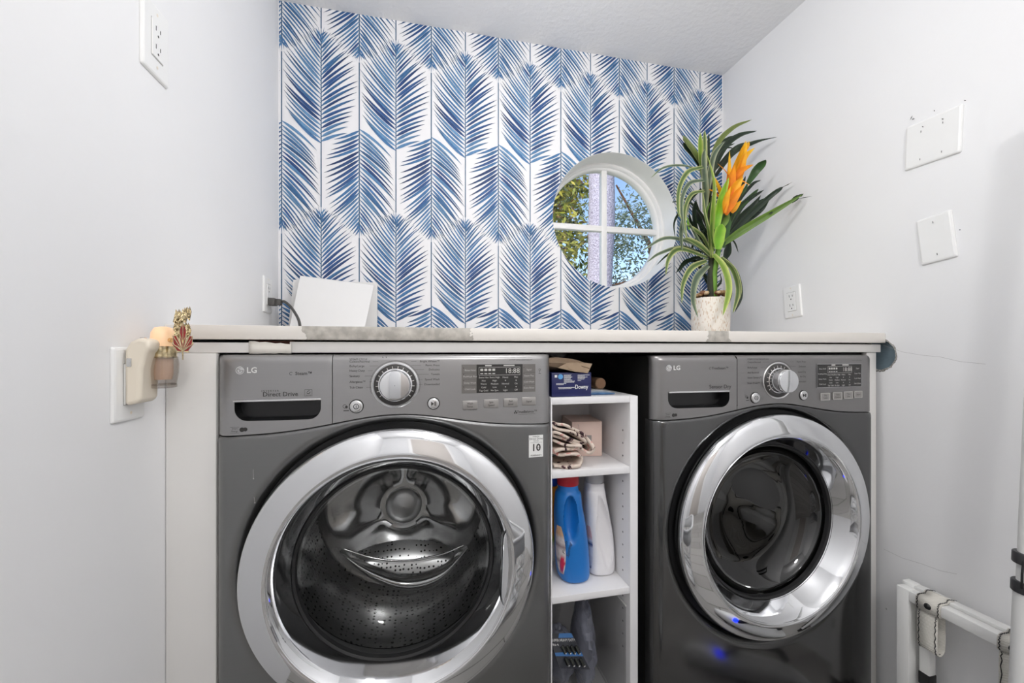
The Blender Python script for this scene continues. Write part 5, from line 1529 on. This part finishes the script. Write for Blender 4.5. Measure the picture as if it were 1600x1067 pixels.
for k in range(20):
    bx_, bz_ = r2.uniform(-0.36, 0.36), r2.uniform(0.25, 1.05); w_ = r2.uniform(0.12, 0.2); h_ = r2.uniform(0.26, 0.42)
    dd = -0.004 - 0.0011 * k
    mb = MB(); mb.prism([lp(bx_ - w_, bz_, dd), lp(bx_ + w_ * 0.4, bz_ - 0.12, dd - 0.001), lp(bx_ + w_, bz_ + h_ * 0.5, dd + 0.002), lp(bx_ + w_ * 0.4, bz_ + h_, dd - 0.002), lp(bx_ + w_ * 0.1, bz_ + h_ * 0.72, dd - 0.001), lp(bx_ - w_ * 0.5, bz_ + h_ * 0.95, dd - 0.002)], nx * 0.0008 + Vector((0, 0, r2.uniform(-0.001, 0.001))))
    build('foil_petal', mb, M['foil'], nl, smooth=0)
mb = MB(); mb.tube([(c[0], c[1], CZ + 0.020), lp(0, 0.1, -0.006)], 0.004, 10); build('leaf_arm', mb, M['gold'], nl)

# ------------------------------------------------------------------ potted plant
px_, py_ = 1.030, -0.250
zp = CZ + 0.0512
plant = thing('potted_plant', 'tall bromeliad with an orange flower in a cream ribbed pot on the counter', 'plant', (px_, py_, zp))
def pot_mat():
    m = mat('cream_ceramic', (236, 228, 216), 0.6, bump=(120, 0.3, 0.002))
    nt = m.node_tree; b = nt.nodes['Principled BSDF']; g = nt.nodes.new('ShaderNodeTexCoord')
    mp = nt.nodes.new('ShaderNodeMapping'); mp.inputs['Scale'].default_value = (330, 330, 75)
    vo = nt.nodes.new('ShaderNodeTexNoise'); vo.inputs['Scale'].default_value = 1.0; vo.inputs['Detail'].default_value = 0
    nt.links.new(g.outputs['Object'], mp.inputs[0]); nt.links.new(mp.outputs[0], vo.inputs['Vector'])
    cr = nt.nodes.new('ShaderNodeValToRGB'); e = cr.color_ramp.elements
    e[0].position = 0.30; e[0].color = lin((204, 176, 146)); e[1].position = 0.38; e[1].color = lin((238, 231, 222))
    nt.links.new(vo.outputs['Fac'], cr.inputs[0]); nt.links.new(cr.outputs[0], b.inputs['Base Color'])
    return m
mb = MB(); mb.lathe_z(px_, py_, [(0.060, zp), (0.0635, zp + 0.003), (0.0645, zp + 0.05), (0.0655, zp + 0.10), (0.0655, zp + 0.134), (0.0645, zp + 0.138), (0.0615, zp + 0.138), (0.0605, zp + 0.130), (0.059, zp + 0.124)], 64)
build('pot', mb, pot_mat(), plant, smooth=50)
mb = MB(); mb.lathe_z(px_, py_, [(0.0585, zp + 0.122), (0.0600, zp + 0.134), (0.03, zp + 0.144)], 40); build('soil', mb, mat('soil', (86, 62, 44), 0.95, noise=(60, 0.4), bump=(80, 0.8, 0.004)), plant)
r2 = random.Random(2)
bm = bmesh.new(); bmesh.ops.create_icosphere(bm, subdivisions=2, radius=1.0)
iv = [v.co.copy() for v in bm.verts]; ifc = [[v.index for v in f.verts] for f in bm.faces]; bm.free()
peb_m = [mat('pebble_' + n_, c, 0.45, noise=(120, 0.15)) for n_, c in (('tan', (188, 148, 106)), ('brown', (140, 98, 66)), ('cream', (214, 186, 150)))]
peb_me = {}
for k in range(34):
    a = r2.uniform(0, 2 * PI); rr = 0.054 * math.sqrt(r2.uniform(0.05, 1)); mi = k % 3
    if mi not in peb_me:
        mb = MB(); mb.add([(v.x * 0.0095, v.y * 0.0082, v.z * 0.0068) for v in iv], ifc)
        o = build('pebble', mb, peb_m[mi], plant, smooth=80, origin=(0, 0, 0)); peb_me[mi] = o.data
    else:
        o = bpy.data.objects.new('pebble', peb_me[mi]); COL.objects.link(o); o.parent = plant; WL[o.name] = Vector()
    o.location = Vector((px_ + rr * math.cos(a), py_ + rr * math.sin(a), zp + 0.149 + 0.006 * r2.random() + 0.010 * (1 - rr / 0.055))) - WL[plant.name]
    o.rotation_euler = (r2.uniform(-0.4, 0.4), r2.uniform(-0.4, 0.4), r2.uniform(0, 6)); sc = r2.uniform(0.8, 1.35); o.scale = (sc, sc, sc)

M['leaf'] = leafmat('strap_leaf', 0.22)
M['leaf'].node_tree.nodes['Principled BSDF'].inputs['Roughness'].default_value = 0.38
M['bract'] = leafmat('orange_bract', 0.3)
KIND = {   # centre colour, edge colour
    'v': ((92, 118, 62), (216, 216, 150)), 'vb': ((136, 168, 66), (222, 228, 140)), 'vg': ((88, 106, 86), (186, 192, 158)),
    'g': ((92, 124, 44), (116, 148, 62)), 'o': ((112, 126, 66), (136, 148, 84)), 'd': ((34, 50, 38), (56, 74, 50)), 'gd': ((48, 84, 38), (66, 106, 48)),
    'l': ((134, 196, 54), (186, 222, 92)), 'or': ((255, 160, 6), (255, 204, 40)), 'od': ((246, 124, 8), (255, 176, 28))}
lcount = [0]
def strap(pts, w, kind, dy=-0.03, y0=None, name='leaf', blunt=False, fold=0.35, tw=0.0, parent=None):
    """leaf ribbon through points of the close-up, bending dy towards the room"""
    lcount[0] += 1; r = random.Random(lcount[0] * 13)
    y0 = py_ if y0 is None else y0
    n = len(pts); world = []
    for i, (cx, cy) in enumerate(pts):
        t = i / (n - 1); u, v = 1000 + cx * 0.33735, 170 + cy * 0.33735
        Y = y0 + dy * t ** 1.5
        p = at(u, v, Y)
        if p.x > XR - 0.018: p = atx(u, v, XR - 0.018 - 0.004 * (1 - t))
        if p.y > -0.02: p = at(u, v, -0.02)
        world.append(p)
    C = cat(world, 6); m_ = len(C); rows = []; cols = []
    ww = w * 0.33735 * 1.47 / 640
    ce, ed = lin(KIND[kind][0]), lin(KIND[kind][1])
    for i, p in enumerate(C):
        t = i / (m_ - 1)
        tg = (C[min(i + 1, m_ - 1)] - C[max(i - 1, 0)]).normalized()
        ref = Vector((0.15 + tw, -1, 0.35)).normalized()
        sd = tg.cross(ref)
        if sd.length < 0.05: sd = tg.cross(Vector((1, 0, 0)))
        sd.normalize(); up = sd.cross(tg).normalized()
        if up.y > 0: up = -up
        if blunt: prof = min(1, 0.55 + t * 1.5) * (1 - max(0, (t - 0.72) / 0.28) ** 2.2) + 0.02
        elif kind in ('or', 'od'): prof = min(1, 0.5 + 1.6 * t) * (1 - t ** 2.6) + 0.02
        else: prof = min(1, 0.6 + 1.3 * t) * (1 - t ** 3.0) ** 0.8 + 0.015
        h = ww * 0.5 * prof
        row = []; crow = []
        for q in (-1, -0.72, -0.35, 0, 0.35, 0.72, 1):
            row.append(p + sd * (h * q) - up * (h * fold * (1 - abs(q))) )
            k = abs(q)
            c = ce if k < 0.5 else (mixc(ce, ed, 0.55) if k < 0.9 else ed)
            if kind in ('or', 'od'): c = mixc(ce, ed, t)
            crow.append(mixc(c, (c[0] * 0.6, c[1] * 0.66, c[2] * 0.6, 1), 0.5 * r.random() * (1 - t) ** 2))
        rows.append(row); cols.append(crow)
    mb = MB(); mb.grid(rows, col=cols)
    return build(name, mb, M['bract'] if kind in ('or', 'od') else M['leaf'], parent or plant, smooth=80, attr=True)

# stems
mb = MB(); base = Vector((px_, py_, zp + 0.13))
def cpt(cx, cy, Y): return at(1000 + cx * 0.33735, 170 + cy * 0.33735, Y)
mb.tube([base + Vector((0.004, 0, 0)), cpt(328, 790, py_), cpt(330, 700, py_), cpt(322, 560, py_ + 0.01), cpt(305, 400, py_ + 0.015), cpt(300, 280, py_ + 0.015)], [0.013, 0.012, 0.010, 0.008, 0.007, 0.006], 12)
build('stem', mb, mat('dark_stem', (58, 60, 46), 0.7, noise=(50, 0.3)), plant)
mb = MB(); mb.tube([base + Vector((0.012, -0.005, 0)), cpt(345, 760, py_ - 0.01), cpt(365, 640, py_ - 0.015), cpt(385, 520, py_ - 0.02), cpt(410, 400, py_ - 0.02)], [0.010, 0.009, 0.009, 0.009, 0.006], 12)
build('stem', mb, mat('green_stem', (112, 156, 58), 0.6, noise=(50, 0.2)), plant)
BK, FR = py_ + 0.03, py_ - 0.03
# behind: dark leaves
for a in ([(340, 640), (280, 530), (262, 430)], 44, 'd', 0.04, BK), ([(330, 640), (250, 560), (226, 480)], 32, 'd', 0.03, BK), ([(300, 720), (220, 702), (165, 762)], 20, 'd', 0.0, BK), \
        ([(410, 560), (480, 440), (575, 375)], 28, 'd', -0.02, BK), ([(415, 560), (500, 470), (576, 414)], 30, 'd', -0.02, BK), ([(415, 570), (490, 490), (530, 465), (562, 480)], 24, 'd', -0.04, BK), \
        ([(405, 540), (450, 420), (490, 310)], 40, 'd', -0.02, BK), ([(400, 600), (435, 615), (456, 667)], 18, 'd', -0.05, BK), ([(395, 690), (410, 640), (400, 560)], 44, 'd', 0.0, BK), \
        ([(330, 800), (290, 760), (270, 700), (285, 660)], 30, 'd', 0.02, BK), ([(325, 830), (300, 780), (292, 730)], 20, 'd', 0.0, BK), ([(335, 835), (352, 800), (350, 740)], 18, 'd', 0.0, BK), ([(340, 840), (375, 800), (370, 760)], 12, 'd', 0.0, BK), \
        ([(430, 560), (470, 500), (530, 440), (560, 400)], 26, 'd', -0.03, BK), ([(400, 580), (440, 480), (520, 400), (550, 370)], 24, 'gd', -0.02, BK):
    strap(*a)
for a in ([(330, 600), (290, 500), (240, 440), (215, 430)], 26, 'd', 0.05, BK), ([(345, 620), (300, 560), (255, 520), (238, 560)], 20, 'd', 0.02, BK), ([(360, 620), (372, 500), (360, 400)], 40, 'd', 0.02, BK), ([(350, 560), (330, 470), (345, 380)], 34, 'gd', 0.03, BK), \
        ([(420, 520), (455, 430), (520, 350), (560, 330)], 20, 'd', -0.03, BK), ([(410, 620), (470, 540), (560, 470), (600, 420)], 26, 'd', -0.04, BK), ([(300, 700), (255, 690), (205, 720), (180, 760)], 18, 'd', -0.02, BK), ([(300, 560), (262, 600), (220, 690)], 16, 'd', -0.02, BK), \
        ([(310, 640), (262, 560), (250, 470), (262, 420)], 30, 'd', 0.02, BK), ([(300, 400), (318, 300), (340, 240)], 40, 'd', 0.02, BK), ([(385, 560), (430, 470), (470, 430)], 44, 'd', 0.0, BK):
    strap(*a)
# upper head
for a in ([(310, 330), (355, 170), (430, 88), (518, 50)], 26, 'o', -0.02, BK), ([(325, 320), (390, 180), (460, 122), (542, 102)], 30, 'd', -0.02, BK), ([(350, 310), (430, 205), (530, 155), (636, 130)], 26, 'd', -0.05, BK), \
        ([(330, 280), (370, 170), (410, 135), (445, 124)], 16, 'd', -0.01, BK), ([(340, 290), (420, 200), (470, 165), (540, 155)], 18, 'd', -0.03, BK):
    strap(*a)
strap([(290, 290), (255, 225), (215, 180), (199, 160)], 42, 'd', -0.01, py_, blunt=True)
strap([(286, 260), (250, 195), (215, 150), (200, 134)], 48, 'o', -0.03, py_, blunt=True)
strap([(293, 340), (282, 220), (280, 110)], 32, 'vb', 0.0, py_ - 0.005, blunt=True)
strap([(302, 320), (302, 200), (300, 98)], 26, 'v', 0.0, py_ - 0.012, blunt=True)
strap([(318, 320), (318, 200), (318, 112)], 16, 'd', 0.01, py_, blunt=True)
strap([(300, 480), (304, 380), (296, 240), (300, 185)], 44, 'vg', -0.01, py_ - 0.018)
strap([(310, 420), (325, 300), (345, 210), (390, 150)], 34, 'vg', -0.02, py_ - 0.01)
strap([(318, 440), (345, 260), (370, 190), (440, 160)], 26, 'd', -0.02, py_ - 0.005)
strap([(330, 330), (345, 250), (370, 190), (420, 180), (440, 200)], 14, 'd', -0.02, py_ - 0.005)
# left arching leaves
for a in ([(292, 290), (200, 262), (110, 272), (50, 320)], 14, 'vg', -0.03, py_), ([(292, 268), (222, 292), (182, 370), (178, 470), (192, 515)], 24, 'v', -0.06, FR), ([(296, 330), (230, 345), (195, 420), (200, 540), (215, 600)], 22, 'vg', -0.06, FR), \
        ([(300, 380), (240, 395), (208, 470), (212, 580), (228, 606)], 20, 'v', -0.05, FR), ([(250, 400), (190, 470), (158, 530), (165, 610)], 12, 'd', -0.02, py_), ([(285, 370), (235, 420), (222, 480)], 14, 'd', 0.0, py_), \
        ([(225, 440), (192, 560), (196, 672)], 26, 'vg', -0.02, FR), ([(150, 432), (190, 425), (240, 400)], 8, 'd', 0.0, py_):
    strap(*a)
# middle
strap([(332, 690), (334, 520), (345, 350), (310, 208)], 30, 'vb', -0.04, FR)
strap([(330, 690), (318, 560), (300, 480), (290, 370)], 24, 'v', -0.03, FR)
strap([(345, 660), (315, 540), (308, 480), (325, 430)], 16, 'g', -0.02, FR)
for a in ([(322, 690), (250, 625), (120, 598), (4, 662)], 22, 'vg', -0.08, py_), ([(320, 700), (210, 640), (95, 668), (30, 712)], 18, 'vg', -0.08, py_), ([(315, 690), (190, 648), (135, 690), (118, 772)], 26, 'v', -0.09, FR), \
        ([(315, 670), (200, 645), (130, 675), (75, 725)], 12, 'd', -0.05, py_), ([(330, 680), (290, 640), (240, 610), (204, 600)], 38, 'v', -0.06, FR), ([(325, 660), (290, 590), (240, 550), (215, 540)], 30, 'v', -0.05, py_), \
        ([(332, 690), (290, 640), (250, 570), (222, 515)], 30, 'vg', -0.04, py_), ([(228, 560), (222, 520), (215, 495)], 20, 'l', -0.02, py_):
    strap(*a)
# lower drooping
for a in ([(310, 702), (240, 735), (200, 810), (193, 902)], 28, 'v', -0.10, FR), ([(318, 722), (262, 785), (246, 880), (268, 968)], 36, 'vg', -0.11, FR), ([(340, 672), (388, 730), (412, 830), (384, 958)], 48, 'vb', -0.13, FR), \
        ([(372, 690), (430, 745), (455, 840), (430, 948)], 38, 'v', -0.11, FR), ([(395, 690), (450, 760), (470, 860), (438, 945)], 22, 'd', -0.10, FR), ([(360, 690), (400, 760), (420, 850), (400, 920)], 24, 'd', -0.10, py_), \
        ([(380, 685), (440, 740), (466, 820), (464, 880)], 16, 'v', -0.11, FR):
    strap(*a)
# right long leaves
strap([(385, 625), (480, 560), (600, 488), (757, 394)], 36, 'g', -0.14, FR)
strap([(600, 486), (690, 430), (740, 415), (798, 405)], 10, 'd', -0.02, -0.36)
strap([(700, 432), (728, 410), (757, 393)], 22, 'd', -0.01, -0.375)
strap([(400, 605), (500, 500), (620, 392), (711, 336)], 28, 'd', -0.10, py_)
strap([(500, 345), (535, 290), (560, 262), (584, 236)], 38, 'gd', -0.04, py_ - 0.04, blunt=True)
strap([(470, 400), (490, 365), (505, 330)], 16, 'gd', -0.02, py_ - 0.02)
# flower
fl_parent = plant
strap([(350, 640), (360, 540), (410, 470)], 70, 'g', 0.0, FR - 0.005, blunt=True)
strap([(378, 640), (392, 560), (405, 475)], 62, 'gd', 0.0, FR - 0.004, blunt=True)
strap([(362, 650), (368, 590), (380, 532)], 66, 'l', -0.02, FR - 0.028, blunt=True)
strap([(355, 560), (375, 430), (412, 318)], 46, 'l', -0.01, FR - 0.018)
for pts, w, k, off in (([(395, 490), (412, 380), (415, 195)], 54, 'or', 0.0), ([(405, 440), (450, 290), (490, 148)], 74, 'or', 0.004), ([(415, 400), (470, 270), (496, 150)], 50, 'or', -0.004), ([(430, 330), (475, 282), (526, 258)], 30, 'od', -0.012),
                       ([(408, 430), (425, 330), (440, 258)], 56, 'od', -0.014), ([(398, 470), (440, 370), (478, 316)], 52, 'or', -0.016), ([(396, 485), (440, 410), (488, 344)], 44, 'od', -0.02), ([(425, 480), (445, 452), (470, 424)], 28, 'or', -0.01),
                       ([(392, 430), (368, 370), (348, 318)], 40, 'or', -0.004), ([(390, 440), (350, 390), (318, 372)], 20, 'od', -0.002), ([(420, 330), (398, 290), (358, 252)], 10, 'od', -0.004), ([(460, 300), (490, 220), (532, 180)], 26, 'or', -0.006),
                       ([(430, 370), (470, 335), (512, 356)], 14, 'od', -0.012), ([(392, 480), (400, 420), (420, 360)], 40, 'or', -0.022), ([(480, 200), (500, 165), (508, 150)], 24, 'or', -0.002)):
    strap(pts, w, k, -0.015, FR - 0.006 + off, name='bract', blunt=False, fold=0.5)

# ------------------------------------------------------------------ folded strap rack and telescopic pole by the right wall
M['alu'] = mat('white_alu', (232, 232, 230), 0.35, noise=(10, 0.02))
rk = thing('folding_rack', 'folded white square-tube rack with webbing straps leaning at the right wall', 'rack', (1.245, -0.86, 0.0))
RZ = CZ - 0.608
def bar(a, b_, w=0.0245):
    mb = MB(); mb.box(a, b_, 0.002, 2); return mb
xA, xB = 1.219, 1.246        # two nested frames
for x, zt_, ys in ((xA, RZ, -0.728), (xB, RZ + 0.006, -0.722)):
    build('top_rail', bar((x - 0.0125, -1.10, zt_ - 0.026), (x + 0.0125, ys - 0.027, zt_)), M['alu'], rk)
for x, zt_, ys in ((xA, RZ + 0.001, -0.728), (xB, RZ + 0.007, -0.722)):
    l = build('rack_leg', bar((x - 0.0128, ys - 0.027, 0.014), (x + 0.0128, ys, zt_)), M['alu'], rk)
    mb = MB(); mb.box((x - 0.0145, ys - 0.0285, 0.0), (x + 0.0145, ys + 0.0015, 0.03), 0.003); build('rubber_foot', mb, M['rubber'], l)
    l = build('rack_leg', bar((x - 0.0128, -1.10, 0.014), (x + 0.0128, -1.073, zt_ - 0.027)), M['alu'], rk)
    mb = MB(); mb.box((x - 0.0145, -1.1015, 0.0), (x + 0.0145, -1.0715, 0.03), 0.003); build('rubber_foot', mb, M['rubber'], l)
q = atx(1449, 1052, 1.246)
l = build('rack_leg', bar((1.246 - 0.011, q.y - 0.011, q.z), (1.246 + 0.011, q.y + 0.011, RZ - 0.0205)), M['alu'], rk)
mb = MB(); mb.box((1.246 - 0.0125, q.y - 0.0125, q.z - 0.03), (1.246 + 0.0125, q.y + 0.0125, q.z + 0.003), 0.003); mb.box((1.246 - 0.006, q.y - 0.006, 0.0), (1.246 + 0.006, q.y + 0.006, q.z - 0.029)); build('rubber_foot', mb, M['rubber'], l)
def webbing_mat():
    m = mat('woven_webbing', (214, 210, 200), 0.9)
    nt = m.node_tree; b = nt.nodes['Principled BSDF']; tc = nt.nodes.new('ShaderNodeTexCoord')
    w = nt.nodes.new('ShaderNodeTexWave'); w.inputs['Scale'].default_value = 180; w.inputs['Distortion'].default_value = 1.0; w.bands_direction = 'DIAGONAL'
    nt.links.new(tc.outputs['Object'], w.inputs['Vector'])
    mx = nt.nodes.new('ShaderNodeMix'); mx.data_type = 'RGBA'; mx.inputs[6].default_value = lin((200, 196, 186)); mx.inputs[7].default_value = lin((232, 229, 222))
    nt.links.new(w.outputs['Fac'], mx.inputs[0]); nt.links.new(mx.outputs[2], b.inputs['Base Color'])
    bp = nt.nodes.new('ShaderNodeBump'); bp.inputs['Strength'].default_value = 0.4; bp.inputs['Distance'].default_value = 0.001
    nt.links.new(w.outputs['Fac'], bp.inputs['Height']); nt.links.new(bp.outputs[0], b.inputs['Normal'])
    return m
M['web'] = webbing_mat()
def strap_loop(yc, w, drop):
    # wraps round both rails, then a hanging loop below
    o_ = 0.0025
    wrap = [(xA - 0.0125 - o_, RZ - 0.026 - o_), (xA - 0.0125 - o_, RZ - 0.004), (xA - 0.009, RZ + o_), (xA + 0.010, RZ + o_), (xB - 0.010, RZ + 0.006 + o_), (xB + 0.0125 + o_, RZ + 0.003), (xB + 0.0125 + o_, RZ - 0.022 - o_), (xA - 0.0125 - o_, RZ - 0.026 - o_)]
    mb = MB(); mb.grid([[(x, yc - w / 2, z) for x, z in wrap], [(x, yc + w / 2, z) for x, z in wrap]])
    s1 = build('webbing_strap', mb, M['web'], rk, smooth=50); sm = s1.modifiers.new('solid', 'SOLIDIFY'); sm.thickness = 0.0022; sm.offset = 0
    lp_ = cat([(xA - 0.008, 0, RZ - 0.028), (xA - 0.012, 0, RZ - 0.05), (xA - 0.012, 0, RZ - drop + 0.012), (xA - 0.004, 0, RZ - drop), (xA + 0.006, 0, RZ - drop + 0.004), (xA + 0.012, 0, RZ - drop + 0.02), (xA + 0.012, 0, RZ - 0.028)], 4)
    mb = MB(); mb.grid([[(p.x, yc - w * 0.36, p.z) for p in lp_], [(p.x, yc + w * 0.47, p.z) for p in lp_]])
    s2 = build('hanging_loop', mb, M['web'], s1, smooth=60); sm = s2.modifiers.new('solid', 'SOLIDIFY'); sm.thickness = 0.0022; sm.offset = 0
    # dark zigzag stitching along both edges
    mb = MB()
    for e in (-w / 2 + 0.004, w / 2 - 0.004):
        P = cat([(x, 0, z) for x, z in wrap[:6]], 6); n = Vector((-1, 0, 0.6)).normalized() * 0.0016
        mb.tube([Vector((p.x, yc + e + 0.0012 * (1 if i % 2 else -1), p.z)) + (Vector((-0.0016, 0, 0)) if i < 9 else Vector((0, 0, 0.0016))) for i, p in enumerate(P)], 0.0009, 5)
    for e in (-w * 0.36 + 0.004, w * 0.47 - 0.004):
        P = cat([tuple(p) for p in lp_[:16]], 2)
        mb.tube([Vector((p.x - 0.0015, yc + e + 0.0012 * (1 if i % 2 else -1), p.z)) for i, p in enumerate(P)], 0.0009, 5)
    build('stitching', mb, M['black'], s1)
    mb = MB(); rows = []
    for r_, d in ((0.0001, 0.0055), (0.004, 0.0052), (0.0065, 0.0035), (0.0075, 0.0012)):
        rows.append([(xA - 0.0125 - o_ - d, yc + r_ * math.cos(2 * PI * k / 20), RZ - 0.014 + r_ * math.sin(2 * PI * k / 20)) for k in range(20)])
    mb.grid(rows, closed=True); build('snap_button', mb, M['black'], s1, smooth=60)
strap_loop(-0.797, 0.050, 0.125)
strap_loop(-0.945, 0.050, 0.20)

tp = thing('telescopic_pole', 'white telescopic aluminium pole with dark clamp bands at the right picture edge', 'pole', (1.19, -0.99, 0.0))
pA, pB = Vector((1.140, -0.985, 0.0)), Vector((1.237, -0.985, 1.55))
def pz(z): return pA + (pB - pA) * (z / 1.55)
mb = MB(); mb.tube([pz(0.0), pz(0.535)], 0.0235, 28); build('pole_section', mb, M['alu'], tp, smooth=50)
mb = MB(); mb.tube([pz(0.535), pz(1.02)], 0.0200, 28); build('pole_section', mb, M['alu'], tp, smooth=50)
mb = MB(); mb.tube([pz(1.02), pz(1.5)], 0.0170, 28); build('pole_section', mb, M['alu'], tp, smooth=50)
for z in (0.532, 0.588):
    mb = MB(); mb.tube([pz(z - 0.011), pz(z - 0.0095), pz(z + 0.0095), pz(z + 0.011)], [0.0255, 0.0268, 0.0268, 0.0255], 28); build('clamp_band', mb, mat('dark_band', (58, 58, 60), 0.4, noise=(20, 0.05)), tp, smooth=50)
mb = MB(); mb.tube([pz(0.535) + Vector((-0.027, 0, 0)), pz(0.565) + Vector((-0.0275, 0, 0)), pz(0.588) + Vector((-0.025, 0, 0))], 0.002, 8); build('clamp_lever', mb, M['black'], tp)

# ------------------------------------------------------------------ laundry basket (seen in the chrome), ceiling lamp and added fill lamp
lb = thing('laundry_basket', 'white plastic laundry basket with cut-out slots, reflected in both chrome door rings', 'basket', (0.44, -1.21, 0.0))
M['bask'] = mat('basket_plastic', (232, 232, 232), 0.4, noise=(10, 0.02))
bx0, bx1, by0, by1, H_ = 0.24, 0.64, -1.40, -1.02, 0.45
def bpt(k, z, n=64):
    t = 2 * PI * k / n; q = 0.84 + 0.16 * z / H_
    c, s_ = math.cos(t), math.sin(t); kk = 5
    return Vector(((bx0 + bx1) / 2 + q * (bx1 - bx0) / 2 * abs(c) ** (2 / kk) * (1 if c > 0 else -1), (by0 + by1) / 2 + q * (by1 - by0) / 2 * abs(s_) ** (2 / kk) * (1 if s_ > 0 else -1), z))
mb = MB()
for z0_, z1_ in ((0.0, 0.05), (0.12, 0.132), (0.20, 0.212), (0.28, 0.292), (0.36, 0.45)):
    mb.grid([[bpt(k, z0_) for k in range(64)], [bpt(k, z1_) for k in range(64)]], closed=True)
for k in range(0, 64, 1):
    for i, (z0_, z1_) in enumerate(((0.05, 0.12), (0.132, 0.20), (0.212, 0.28), (0.292, 0.36))):
        if (k + i * 0) % 2: continue
        a, b_ = bpt(k + 0.1, z0_), bpt(k + 0.45, z0_); c_, d = bpt(k + 0.45, z1_), bpt(k + 0.1, z1_); mb.add([a, b_, c_, d], [[0, 1, 2, 3]])
mb.add([bpt(k, 0.002) for k in range(64)], [list(range(64))])
o = build('basket_body', mb, M['bask'], lb, smooth=50); sm = o.modifiers.new('solid', 'SOLIDIFY'); sm.thickness = 0.003
mb = MB(); mb.tube([bpt(k, H_) for k in range(65)], 0.009, 8); build('rim', mb, M['bask'], lb)

fc = thing('floor_cleaner', 'white floor cleaner head with a blue indicator lamp, reflected in the dryer front', 'cleaner', (0.93, -0.86, 0.0))
mb = MB(); rows = []
for i in range(17):
    t = i / 16; x = 0.80 + 0.30 * t; hw = 0.062 * math.sin(PI * min(0.97, 0.06 + 0.62 * t)) ** 0.8; hh = 0.085 * math.sin(PI * (0.12 + 0.76 * t)) ** 0.7
    rows.append([(x, -0.86 + 0.18 * (t - 0.5) + hw * math.cos(2 * PI * k / 20), 0.004 + hh * 0.5 + hh * 0.5 * math.sin(2 * PI * k / 20)) for k in range(20)])
mb.grid(rows, closed=True); mb.f.append(list(range(20))[::-1]); mb.m.append(0); mb.f.append([16 * 20 + k for k in range(20)]); mb.m.append(0)
build('cleaner_body', mb, M['plate'], fc, smooth=60)
mb = MB(); mb.lathe_z(0.885, -0.875, [(0.011, 0.070), (0.011, 0.090), (0.007, 0.094), (0.0006, 0.095)], 20); build('indicator_lamp', mb, mat('blue_led', (20, 40, 255), 0.3, emit=(10, 40, 255), strength=4.0), fc)
mb = MB(); mb.tube(cat([(0.90, -0.87, 0.075), (0.95, -0.85, 0.12), (1.03, -0.815, 0.12), (1.07, -0.80, 0.075)], 5), 0.012, 10); build('cleaner_handle', mb, M['black'], fc)

for i, (x, y, wt, r) in enumerate(LAMPS):  # the second is an unseen fill light added to brighten the room
    cl = thing('ceiling_and_fill_light', ('white globe ceiling light over the laundry machines, out of frame' if i == 0 else 'added globe fill light further back towards the door, out of frame'), 'ceiling light', (x, y, CEIL - 0.03))
    mb = MB(); mb.lathe_z(x, y, [(0.06, CEIL - 0.001), (0.06, CEIL - 0.018), (0.05, CEIL - 0.022), (0.0005, CEIL - 0.022)], 40, cap=False); build('lamp_base', mb, M['white'], cl)
    mb = MB(); mb.tube([(x, y, CEIL - 0.02), (x, y, CEIL - 0.215)], 0.008, 10); build('lamp_stem', mb, M['white'], cl)
    ld = bpy.data.lights.new('lamp_globe', 'POINT'); ld.shadow_soft_size = r; ld.energy = wt; ld.color = (1.0, 0.992, 0.985)
    lo = bpy.data.objects.new('lamp_globe', ld); COL.objects.link(lo); lo.parent = cl; lo.location = (0, 0, -0.30)
